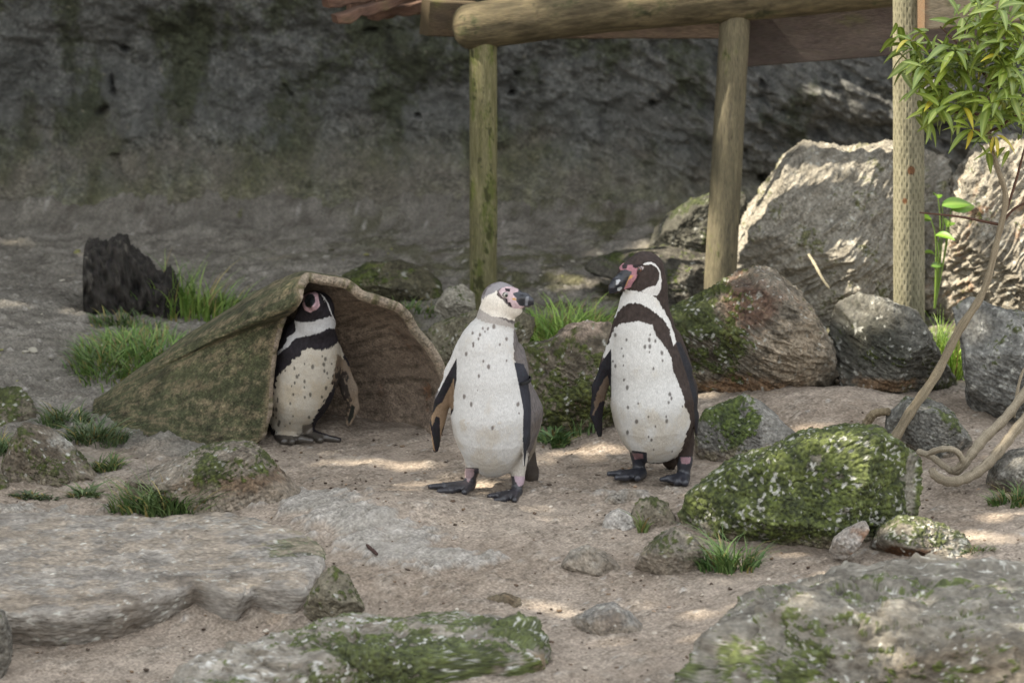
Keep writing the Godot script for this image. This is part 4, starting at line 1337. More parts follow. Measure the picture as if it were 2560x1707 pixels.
# paints: [outline, colour, from depth, to depth, raggedness, horn?]; depths count forward from z0
func penguin(bones: Array, z0: float, base: String, paints: Array, spots: Array, spotcol: String, sseed: int) -> Dictionary:
	var made := skin(bones, 0.0034)
	made = finer(made[0], made[1])
	var v: PackedVector3Array = made[0]
	var ix := quads_to_tris(made[1])
	var n := normals_of(v, ix)
	var cols := PackedColorArray()
	cols.resize(v.size())
	var horn := PackedByteArray()
	horn.resize(v.size())
	var rough: FastNoiseLite = nz["rough"]
	var soft: FastNoiseLite = nz["soft"]
	var one: FastNoiseLite = nz["one"]
	var bc := lin(base)
	var polys: Array = []
	for p in paints:
		var lo: Vector2 = p[0][0]
		var hi: Vector2 = p[0][0]
		for q in p[0]:
			lo = lo.min(q)
			hi = hi.max(q)
		polys.append([PackedVector2Array(p[0]), lin(p[1]), p[2] + z0, p[3] + z0, p[4], p.size() > 5 and p[5], Rect2(lo, hi - lo).grow(0.004)])
	var sc := lin(spotcol)
	var o := float(sseed) * 3.7
	var low := 0.2 + 0.02 * sseed
	for i in v.size():
		var w := v[i]
		# feather tracts: ragged along the lie of the feathers
		var j1 := rough.get_noise_3d(w.x * 110.0 + o, w.y * 38.0, w.z * 110.0)
		var j2 := soft.get_noise_3d(w.x * 50.0, w.y * 50.0 + o, w.z * 50.0)
		var flat := Vector2(w.x, w.y - (w.z - z0) * 0.25)
		var got := coat(polys, flat, w.z, j1, j2)
		var j3 := rough.get_noise_3d(w.x * 170.0 + o, w.y * 60.0 + 8.0, w.z * 170.0)
		var got2 := coat(polys, flat + Vector2(0.0009, -0.0006), w.z, 0.6 * j3 + 0.4 * j1, j2 + j3)
		var hn := got >= 0 and polys[got][5] as bool
		var c := dyed(polys, got, bc, j1, j2)
		if got != got2:
			var got3 := coat(polys, flat + Vector2(-0.0009, 0.0006), w.z, -0.5 * j3 + 0.5 * j1, j2 - j3)
			c = c * 0.4 + dyed(polys, got2, bc, j1, j2) * 0.3 + dyed(polys, got3, bc, j1, j2) * 0.3
		if not hn and w.z > z0 - 0.03:
			for s in spots:
				var dx: float = flat.x - s.x
				var dy: float = (flat.y - s.y) * 0.62
				if absf(dx) < 0.008 and absf(dy) < 0.008:
					var rr := 0.0029 * (1.0 + 0.4 * sin(s.x * 900.0 + s.y * 500.0))
					c = c.lerp(sc, 0.75 * smoothstep(rr * 1.5, rr * 0.6, sqrt(dx * dx + dy * dy) + 0.0012 * j1))
		var soil := smoothstep(0.1, 0.9, soft.get_noise_3d(w.x * 14.0 + o, w.y * 9.0, w.z * 14.0) + 0.4 * j1 + (0.5 if w.y < low + 0.03 * j2 else -0.2))
		if not hn:
			c = c.lerp(c * Color(0.80, 0.72, 0.6), soil * 0.6)
		c.a = 1.0
		cols[i] = c
		horn[i] = 1 if hn else 0
		v[i] = w + n[i] * (0.0002 * j1 + 0.0007 * j2 if not hn else 0.0003 * one.get_noise_3dv(w * 160.0))
	n = normals_of(v, ix)
	var skin_ix := PackedInt32Array()
	var horn_ix := PackedInt32Array()
	for t in range(0, ix.size(), 3):
		if horn[ix[t]] + horn[ix[t + 1]] + horn[ix[t + 2]] >= 2:
			horn_ix.append(ix[t]); horn_ix.append(ix[t + 1]); horn_ix.append(ix[t + 2])
		else:
			skin_ix.append(ix[t]); skin_ix.append(ix[t + 1]); skin_ix.append(ix[t + 2])
	return {"v": v, "n": n, "ix": skin_ix, "ix2": horn_ix, "c": cols}


func coat(polys: Array, flat: Vector2, z: float, j1: float, j2: float) -> int:
	for k in range(polys.size() - 1, -1, -1):
		var p: Array = polys[k]
		if z < p[2] or z > p[3]:
			continue
		var rg: float = p[4] * 0.6
		var f := flat + Vector2(j2 * rg * 0.6, j1 * rg)
		if p[6].has_point(f) and Geometry2D.is_point_in_polygon(f, p[0]):
			return k
	return -1


func dyed(polys: Array, k: int, bc: Color, j1: float, j2: float) -> Color:
	if k < 0:
		return bc * (1.0 + 0.4 * j1 + 0.25 * j2)
	return polys[k][1] * (1.0 + (0.10 if polys[k][4] > 0.0 else 0.25) * j1 + 0.06 * j2)


func eyeball(parent: Node3D, at: Vector3, look: Vector3, r: float, iris: String) -> void:
	var v := PackedVector3Array()
	var c := PackedColorArray()
	var nu := 24
	var nv := 16
	var up := Vector3.UP
	var w := look.normalized()
	var u := up.cross(w).normalized()
	var t := w.cross(u)
	for j in nv:
		var a := PI * j / (nv - 1)
		for i in nu:
			var b := TAU * i / nu
			v.append((w * cos(a) + (u * cos(b) + t * sin(b)) * sin(a)) * r)
			c.append(lin("0c0b0b") if a < 0.45 else (lin(iris) if a < 1.2 else lin("1c1716")))
	var ix := grid_index(nu, nv, true, true)
	var n := PackedVector3Array()
	for q in v:
		n.append(q.normalized())
	var e := put("eye", array_mesh(v, n, ix, c), mats["gloss"], parent)
	e.position = at


func build_penguins() -> void:
	var flipL := Vector3(0.55, 0.1, 0.85)
	# the pale one: a young bird with a grey head, looking to the right
	var b1 := [
		[Vector3(-0.0448, 0.4822, 0), 0.0484, Vector3(-0.0639, 0.4068, 0), 0.0757, 0.025], [Vector3(-0.0639, 0.4068, 0), 0.0781, Vector3(-0.0616, 0.3225, 0.005), 0.0948, 0.03], [Vector3(-0.0616, 0.3225, 0.005), 0.0948, Vector3(-0.0534, 0.2257, 0.01), 0.1068, 0.03], [Vector3(-0.0534, 0.2257, 0.01), 0.1068, Vector3(-0.0512, 0.1627, 0.005), 0.0999, 0.03], [Vector3(-0.0512, 0.1627, 0.005), 0.0952, Vector3(-0.0525, 0.1056, 0), 0.0596, 0.03],
		[Vector3(-0.019, 0.3257, -0.03), 0.0571, Vector3(0.0024, 0.2107, -0.045), 0.0765, 0.03], [Vector3(0.0024, 0.2107, -0.045), 0.0765, Vector3(0.0144, 0.1348, -0.05), 0.0527, 0.03],
		[Vector3(-0.0354, 0.538, 0), 0.0483, Vector3(-0.0413, 0.5017, 0), 0.0472, 0.018], [Vector3(-0.0306, 0.5446, 0.002), 0.0448, Vector3(0, 0.5452, 0.02), 0.0353, 0.015], [Vector3(-0.013, 0.5283, 0.01), 0.0353, Vector3(0.0047, 0.5234, 0.02), 0.0235, 0.012],
		[Vector3(0.0094, 0.5574, 0.026), 0.0176, Vector3(0.0363, 0.5576, 0.042), 0.0129, 0.008], [Vector3(0.0363, 0.5576, 0.042), 0.0129, Vector3(0.0504, 0.552, 0.049), 0.0082, 0.006], [Vector3(0.0504, 0.552, 0.049), 0.0082, Vector3(0.0562, 0.5429, 0.051), 0.0041, 0.005], [Vector3(0.007, 0.5393, 0.026), 0.0141, Vector3(0.0434, 0.54, 0.044), 0.0082, 0.006],
		# legs, toes, tail
		[Vector3(-0.1001, 0.1023, 0.01), 0.0286, Vector3(-0.111, 0.0559, 0), 0.0167, 0.015], [Vector3(-0.111, 0.0559, 0), 0.0155, Vector3(-0.1148, 0.0259, -0.005), 0.0155, 0.01],
		[Vector3(-0.1147, 0.0224, 0), 0.0131, Vector3(-0.1854, 0.0322, 0.05), 0.0095, 0.012], [Vector3(-0.1854, 0.0322, 0.05), 0.0095, Vector3(-0.2227, 0.0384, 0.075), 0.0071, 0.005], [Vector3(-0.117, 0.0203, 0.01), 0.0131, Vector3(-0.1672, 0.0258, 0.07), 0.0095, 0.01], [Vector3(-0.1672, 0.0258, 0.07), 0.0095, Vector3(-0.1986, 0.0308, 0.095), 0.0071, 0.005], [Vector3(-0.1145, 0.0218, 0.015), 0.0119, Vector3(-0.1304, 0.0223, 0.075), 0.0083, 0.008], [Vector3(-0.138, 0.0268, 0.04), 0.0095, Vector3(-0.1733, 0.029, 0.06), 0.0083, 0.012, Vector3.UP, 1.8],
		[Vector3(0.0143, 0.087, 0), 0.0286, Vector3(0.0167, 0.0402, 0.01), 0.0167, 0.015], [Vector3(0.0167, 0.0402, 0.01), 0.0155, Vector3(0.0119, 0.0059, 0.02), 0.0155, 0.01],
		[Vector3(0.0119, 0.0049, 0.025), 0.0131, Vector3(-0.0368, 0.0122, 0.07), 0.0095, 0.012], [Vector3(-0.0368, 0.0122, 0.07), 0.0095, Vector3(-0.0615, 0.0157, 0.09), 0.0071, 0.005], [Vector3(0.0095, 0.0014, 0.03), 0.0131, Vector3(-0.0248, 0.0073, 0.095), 0.0095, 0.01], [Vector3(-0.0248, 0.0073, 0.095), 0.0095, Vector3(-0.0449, 0.0109, 0.115), 0.0071, 0.005], [Vector3(0.0119, 0.0029, 0.035), 0.0119, Vector3(0.0071, 0.0061, 0.095), 0.0083, 0.008], [Vector3(-0.0071, 0.0092, 0.06), 0.0095, Vector3(-0.0249, 0.0117, 0.085), 0.0083, 0.012, Vector3.UP, 1.8],
		[Vector3(0.0228, 0.1071, -0.06), 0.0432, Vector3(0.053, 0.0311, -0.085), 0.0217, 0.02, Vector3(0.3,0.2,0.9), 1.5], [Vector3(0.053, 0.0311, -0.085), 0.0217, Vector3(0.0603, -0.0104, -0.085), 0.0133, 0.01, Vector3(0.3,0.2,0.9), 2.0],
		# flippers
		[Vector3(-0.1325, 0.3885, 0), 0.0308, Vector3(-0.1588, 0.3396, 0), 0.0261, 0.02, flipL, 1.6], [Vector3(-0.1588, 0.3396, 0), 0.0237, Vector3(-0.1873, 0.2687, 0.01), 0.0261, 0.012, flipL, 3.0], [Vector3(-0.1873, 0.2687, 0.01), 0.0261, Vector3(-0.2042, 0.1963, 0.015), 0.0226, 0.006, flipL, 3.4], [Vector3(-0.2042, 0.1963, 0.015), 0.0226, Vector3(-0.2081, 0.1274, 0.02), 0.0095, 0.005, flipL, 3.0],
		[Vector3(0.0166, 0.3834, -0.02), 0.0285, Vector3(0.0283, 0.3413, 0.03), 0.0236, 0.02, Vector3(1,0,0.25), 1.6], [Vector3(0.0283, 0.3413, 0.03), 0.0236, Vector3(0.0366, 0.2611, 0.05), 0.026, 0.008, Vector3(1,0,0.25), 3.0], [Vector3(0.0366, 0.2611, 0.05), 0.026, Vector3(0.0366, 0.1781, 0.06), 0.0225, 0.006, Vector3(1,0,0.25), 3.2], [Vector3(0.0366, 0.1781, 0.06), 0.0225, Vector3(0.032, 0.0984, 0.065), 0.0083, 0.005, Vector3(1,0,0.25), 3.0],
	]
	var p1 := [
		[[Vector2(-0.1016, 0.5045), Vector2(-0.0643, 0.4918), Vector2(0.0061, 0.4704), Vector2(0.0041, 0.4148), Vector2(0.0061, 0.3805), Vector2(0.0195, 0.329), Vector2(0.0291, 0.2773), Vector2(0.0321, 0.2341), Vector2(0.0354, 0.1908), Vector2(0.0334, 0.1343), Vector2(0.0481, 0.1038), Vector2(0.044, 0.0471), Vector2(-0.0064, 0.0078), Vector2(-0.1574, 0.0471), Vector2(-0.2151, 0.2341), Vector2(-0.1642, 0.4148)], "c6c4c0", -0.03, 9.0, 0.010],
		[[Vector2(-0.1016, 0.5088), Vector2(-0.0892, 0.5216), Vector2(-0.0436, 0.496), Vector2(-0.0063, 0.479), Vector2(0.0103, 0.4726), Vector2(0.0086, 0.461), Vector2(-0.0395, 0.4726), Vector2(-0.0727, 0.479), Vector2(-0.0975, 0.4918)], "a8a29c", -0.05, 9.0, 0.012],
		[[Vector2(0.0271, 0.1994), Vector2(0.0604, 0.2341), Vector2(0.0898, 0.1908), Vector2(0.069, 0.1126), Vector2(0.0481, 0.0602), Vector2(0.048, 0.1343)], "8d867c", -0.2, -0.02, 0.012],
		# head
		[[Vector2(-0.0892, 0.5173), Vector2(-0.0787, 0.5471), Vector2(-0.0642, 0.5684), Vector2(-0.0435, 0.5705), Vector2(-0.0311, 0.5556), Vector2(-0.0229, 0.5386), Vector2(-0.0063, 0.5216), Vector2(0.0268, 0.5173), Vector2(0.031, 0.496), Vector2(0.0061, 0.4832), Vector2(-0.0229, 0.4918), Vector2(-0.0561, 0.496)], "e0d9cd", -9.0, 9.0, 0.006],
		[[Vector2(-0.085, 0.5386), Vector2(-0.0767, 0.5556), Vector2(-0.0601, 0.579), Vector2(-0.0311, 0.593), Vector2(0.002, 0.5947), Vector2(0.0309, 0.5811), Vector2(0.0413, 0.5599), Vector2(0.0268, 0.5641), Vector2(-0.0063, 0.5747), Vector2(-0.0311, 0.5718), Vector2(-0.0435, 0.5641), Vector2(-0.0642, 0.5556)], "8e8a8b", -9.0, 9.0, 0.010],
		[[Vector2(-0.0392, 0.5662), Vector2(-0.0309, 0.5662), Vector2(-0.0289, 0.5513), Vector2(-0.0165, 0.546), Vector2(-0.0206, 0.5428), Vector2(-0.032, 0.546), Vector2(-0.0413, 0.5556)], "5a4f4c", 0.0, 9.0, 0.003],
		[[Vector2(-0.0361, 0.5652), Vector2(-0.0268, 0.5747), Vector2(-0.0113, 0.579), Vector2(0.0125, 0.5768), Vector2(0.0208, 0.5641), Vector2(0.0063, 0.5598), Vector2(0.0125, 0.545), Vector2(0.0208, 0.5279), Vector2(0.0333, 0.5237), Vector2(0.027, 0.5173), Vector2(0.0042, 0.5173), Vector2(-0.0061, 0.5237), Vector2(-0.0123, 0.5343), Vector2(-0.0134, 0.5428), Vector2(-0.0165, 0.546), Vector2(-0.0289, 0.5535)], "bda6a8", 0.0, 9.0, 0.0],
		[[Vector2(-0.0284, 0.5556), Vector2(-0.0263, 0.562), Vector2(-0.0201, 0.5646), Vector2(-0.0134, 0.5625), Vector2(-0.01, 0.5556), Vector2(-0.0134, 0.5487), Vector2(-0.0196, 0.5466), Vector2(-0.0258, 0.5492)], "c0b2ae", 0.0, 9.0, 0.0],
		[[Vector2(-0.0185, 0.5737), Vector2(-0.004, 0.5726), Vector2(-0.0051, 0.5641), Vector2(-0.0175, 0.5662)], "332b30", 0.0, 9.0, 0.0],
		[[Vector2(-0.0175, 0.546), Vector2(-0.0123, 0.545), Vector2(-0.0103, 0.5343), Vector2(-0.0123, 0.529), Vector2(-0.017, 0.5386)], "2b2528", 0.0, 9.0, 0.0],
		[[Vector2(-0.0103, 0.5354), Vector2(-0.004, 0.5343), Vector2(0.0011, 0.5215), Vector2(-0.004, 0.5215), Vector2(-0.0092, 0.5279)], "2b2528", 0.0, 9.0, 0.0],
		[[Vector2(0.0032, 0.5556), Vector2(0.0042, 0.5609), Vector2(0.0167, 0.5641), Vector2(0.0187, 0.5726), Vector2(0.027, 0.5726), Vector2(0.0353, 0.562), Vector2(0.0519, 0.5577), Vector2(0.0664, 0.545), Vector2(0.0664, 0.5279), Vector2(0.0457, 0.5247), Vector2(0.025, 0.5237), Vector2(0.0187, 0.5279), Vector2(0.0105, 0.5407), Vector2(0.0125, 0.546)], "2a2c32", 0.0, 9.0, 0.0, true],
		[[Vector2(0.0384, 0.5503), Vector2(0.0456, 0.5513), Vector2(0.0446, 0.5386), Vector2(0.0415, 0.5258), Vector2(0.0353, 0.5258), Vector2(0.0353, 0.5386)], "74767c", 0.0, 9.0, 0.0, true],
		[[Vector2(-0.002, 0.546), Vector2(0.0084, 0.5471), Vector2(0.0125, 0.5412), Vector2(0.0042, 0.5407)], "b9905c", 0.0, 9.0, 0.0],
		# flippers, feet
		[[Vector2(-0.1498, 0.3805), Vector2(-0.15, 0.3204), Vector2(-0.1586, 0.2773), Vector2(-0.1587, 0.2341), Vector2(-0.1946, 0.156), Vector2(-0.2012, 0.1038), Vector2(-0.2325, 0.1169), Vector2(-0.2362, 0.1908), Vector2(-0.215, 0.2513), Vector2(-0.1813, 0.3204)], "262427", -9.0, 0.06, 0.0],
		[[Vector2(-0.1563, 0.3247), Vector2(-0.1583, 0.2427), Vector2(-0.1734, 0.2211), Vector2(-0.1903, 0.1777), Vector2(-0.1955, 0.1474), Vector2(-0.1968, 0.2124), Vector2(-0.2068, 0.2167), Vector2(-0.2175, 0.1864), Vector2(-0.2215, 0.2124), Vector2(-0.2025, 0.247), Vector2(-0.1899, 0.2557)], "85705a", -9.0, 0.06, 0.003],
		[[Vector2(-0.2237, 0.1908), Vector2(-0.2156, 0.1517), Vector2(-0.2095, 0.1169), Vector2(-0.2158, 0.1213), Vector2(-0.2281, 0.156), Vector2(-0.23, 0.1908)], "85705a", -9.0, 0.06, 0.002],
		[[Vector2(0.0061, 0.3677), Vector2(0.0311, 0.3634), Vector2(0.0478, 0.3247), Vector2(0.0521, 0.2341), Vector2(0.0501, 0.1474), Vector2(0.046, 0.0733), Vector2(0.0335, 0.0711), Vector2(0.0292, 0.1474), Vector2(0.0312, 0.2341), Vector2(0.0207, 0.2945)], "33343a", 0.022, 9.0, 0.002],
		[[Vector2(-0.1364, 0.0711), Vector2(-0.0902, 0.0711), Vector2(-0.0904, -0.001), Vector2(-0.1031, -0.0141), Vector2(-0.2375, -0.001), Vector2(-0.2373, 0.0296), Vector2(-0.1659, 0.0384)], "3b3a3e", -9.0, 9.0, 0.0, true],
		[[Vector2(-0.1313, 0.069), Vector2(-0.1028, 0.0681), Vector2(-0.1046, 0.0471), Vector2(-0.1197, 0.0296), Vector2(-0.1314, 0.0471)], "a08a8c", -9.0, 9.0, 0.004, true],
		[[Vector2(-0.0064, 0.0471), Vector2(0.0389, 0.0449), Vector2(0.0356, -0.0054), Vector2(0.0272, -0.0317), Vector2(-0.0737, -0.0273), Vector2(-0.0694, -0.001), Vector2(-0.0064, 0.0078)], "38373b", -9.0, 9.0, 0.0, true],
		[[Vector2(0.0041, 0.048), Vector2(0.0364, 0.0449), Vector2(0.0335, 0.0231), Vector2(0.0188, 0.0165), Vector2(0.0087, 0.0318)], "b39da6", -9.0, 9.0, 0.004, true],
		[[Vector2(0.0335, 0.0602), Vector2(0.0606, 0.1126), Vector2(0.0732, 0.1126), Vector2(0.0734, 0.0078), Vector2(0.0356, 0.0078)], "4a443f", -9.0, -0.05, 0.004],
	]
	var s1 := [Vector2(-0.124, 0.3913), Vector2(-0.077, 0.3719), Vector2(-0.0146, 0.3732), Vector2(-0.0629, 0.3561), Vector2(-0.0892, 0.3303), Vector2(-0.093, 0.2902), Vector2(-0.129, 0.2729), Vector2(-0.1103, 0.2513), Vector2(0.0162, 0.2513), Vector2(0.0191, 0.2263), Vector2(-0.0523, 0.1864), Vector2(-0.0789, 0.4632), Vector2(-0.0644, 0.4619), Vector2(-0.0731, 0.4542), Vector2(-0.0868, 0.4456), Vector2(-0.0902, 0.4332), Vector2(-0.1044, 0.4204), Vector2(-0.1044, 0.4135), Vector2(-0.0325, 0.4174), Vector2(-0.049, 0.4674), Vector2(-0.1068, 0.4499), Vector2(-0.0146, 0.4332)]
	var k1 := thing("penguin", "pale young penguin with a plain white front and a black flipper band, looking right", "penguin", Vector3(-0.049, -0.0001, 0), "penguins in the enclosure")
	var skin1 := put("body", null, null, k1)
	skin1.position = -k1.position
	job(skin1, func() -> Dictionary: return penguin(b1, 0.0, "6a6462", p1, s1, "4a3a30", 1))
	eyeball(k1, Vector3(-0.0176, 0.5657, 0.043) - k1.position, Vector3(0.35, 0.1, 0.93), 0.0085, "8d8a80")
	flipper_band(k1, Vector3(0.0331, 0.3267, 0.035) - k1.position)

	# the grown one with a dark breast band, looking left
	var z2 := -0.13
	var b2 := [
		[Vector3(0.3613, 0.4975, -0.13), 0.0622, Vector3(0.362, 0.4235, -0.13), 0.0815, 0.03], [Vector3(0.362, 0.4235, -0.13), 0.0815, Vector3(0.3735, 0.3382, -0.125), 0.0985, 0.03], [Vector3(0.3735, 0.3382, -0.125), 0.0985, Vector3(0.39, 0.2276, -0.12), 0.1108, 0.03], [Vector3(0.39, 0.2276, -0.12), 0.1108, Vector3(0.3969, 0.1639, -0.125), 0.1062, 0.03], [Vector3(0.3969, 0.1639, -0.125), 0.0989, Vector3(0.4014, 0.1061, -0.13), 0.0556, 0.03],
		[Vector3(0.4083, 0.3665, -0.16), 0.0554, Vector3(0.4404, 0.2393, -0.17), 0.0678, 0.03], [Vector3(0.4404, 0.2393, -0.17), 0.0678, Vector3(0.4541, 0.1424, -0.18), 0.0583, 0.03],
		[Vector3(0.3664, 0.5931, -0.13), 0.0513, Vector3(0.3692, 0.5466, -0.13), 0.0526, 0.02], [Vector3(0.3603, 0.596, -0.128), 0.0477, Vector3(0.3239, 0.5903, -0.11), 0.0345, 0.015], [Vector3(0.3507, 0.5734, -0.12), 0.0406, Vector3(0.3228, 0.567, -0.105), 0.025, 0.012], [Vector3(0.3692, 0.5466, -0.13), 0.0538, Vector3(0.3637, 0.4975, -0.13), 0.0622, 0.02],
		[Vector3(0.3178, 0.589, -0.105), 0.0202, Vector3(0.2876, 0.5717, -0.085), 0.0154, 0.008], [Vector3(0.2876, 0.5717, -0.085), 0.0154, Vector3(0.2732, 0.5589, -0.077), 0.0107, 0.006], [Vector3(0.2732, 0.5589, -0.077), 0.0107, Vector3(0.2684, 0.5462, -0.074), 0.0048, 0.005], [Vector3(0.3192, 0.567, -0.105), 0.0167, Vector3(0.2817, 0.5489, -0.083), 0.0095, 0.006],
		[Vector3(0.3574, 0.1151, -0.12), 0.0314, Vector3(0.3522, 0.0683, -0.13), 0.0206, 0.015], [Vector3(0.3522, 0.0683, -0.13), 0.0194, Vector3(0.3538, 0.0217, -0.13), 0.017, 0.01],
		[Vector3(0.3561, 0.0182, -0.125), 0.0145, Vector3(0.3, 0.0301, -0.08), 0.0096, 0.012], [Vector3(0.3, 0.0301, -0.08), 0.0096, Vector3(0.2681, 0.0347, -0.06), 0.0072, 0.005], [Vector3(0.3583, 0.0171, -0.12), 0.0145, Vector3(0.3139, 0.0246, -0.06), 0.0096, 0.01], [Vector3(0.3139, 0.0246, -0.06), 0.0096, Vector3(0.2881, 0.0278, -0.045), 0.0072, 0.005], [Vector3(0.3605, 0.0186, -0.115), 0.0133, Vector3(0.3464, 0.0221, -0.06), 0.0096, 0.008], [Vector3(0.3366, 0.0234, -0.09), 0.0097, Vector3(0.3082, 0.0267, -0.07), 0.0084, 0.012, Vector3.UP, 1.8],
		[Vector3(0.4739, 0.1061, -0.13), 0.0339, Vector3(0.4802, 0.0524, -0.12), 0.0206, 0.015], [Vector3(0.4802, 0.0524, -0.12), 0.0194, Vector3(0.4768, 0.0135, -0.115), 0.0182, 0.01],
		[Vector3(0.4717, 0.0099, -0.11), 0.0145, Vector3(0.4323, 0.0179, -0.07), 0.0096, 0.01], [Vector3(0.4323, 0.0179, -0.07), 0.0096, Vector3(0.4123, 0.0199, -0.055), 0.006, 0.005], [Vector3(0.4763, 0.0089, -0.105), 0.0145, Vector3(0.4566, 0.0138, -0.05), 0.0108, 0.01], [Vector3(0.4809, 0.0104, -0.1), 0.0133, Vector3(0.478, 0.0128, -0.045), 0.0108, 0.008], [Vector3(0.4629, 0.0137, -0.08), 0.0096, Vector3(0.4439, 0.0159, -0.06), 0.0084, 0.012, Vector3.UP, 1.8],
		[Vector3(0.4371, 0.0828, -0.19), 0.0365, Vector3(0.4452, 0.026, -0.22), 0.0208, 0.02, Vector3(0.1,0.3,0.9), 1.5], [Vector3(0.4452, 0.026, -0.22), 0.0196, Vector3(0.449, -0.0053, -0.24), 0.011, 0.01, Vector3(0.1,0.3,0.9), 2.0],
		[Vector3(0.2928, 0.3865, -0.13), 0.0312, Vector3(0.2668, 0.3307, -0.13), 0.0252, 0.02, flipL, 1.6], [Vector3(0.2668, 0.3307, -0.13), 0.024, Vector3(0.2429, 0.265, -0.12), 0.0253, 0.01, flipL, 3.0], [Vector3(0.2429, 0.265, -0.12), 0.0253, Vector3(0.2336, 0.1916, -0.115), 0.0205, 0.006, flipL, 3.4], [Vector3(0.2336, 0.1916, -0.115), 0.0205, Vector3(0.2435, 0.1342, -0.11), 0.0096, 0.005, flipL, 3.0],
		[Vector3(0.4473, 0.3877, -0.15), 0.0313, Vector3(0.4779, 0.3209, -0.12), 0.0264, 0.02, Vector3(1,0.3,0.35), 1.6], [Vector3(0.4779, 0.3209, -0.12), 0.0252, Vector3(0.4972, 0.2392, -0.1), 0.0264, 0.008, Vector3(1,0.1,0.35), 3.0], [Vector3(0.4972, 0.2392, -0.1), 0.0264, Vector3(0.5075, 0.1832, -0.1), 0.0204, 0.006, Vector3(1,0,0.35), 3.2], [Vector3(0.5075, 0.1832, -0.1), 0.0204, Vector3(0.5105, 0.1383, -0.1), 0.0084, 0.005, Vector3(1,0,0.35), 3.0],
	]
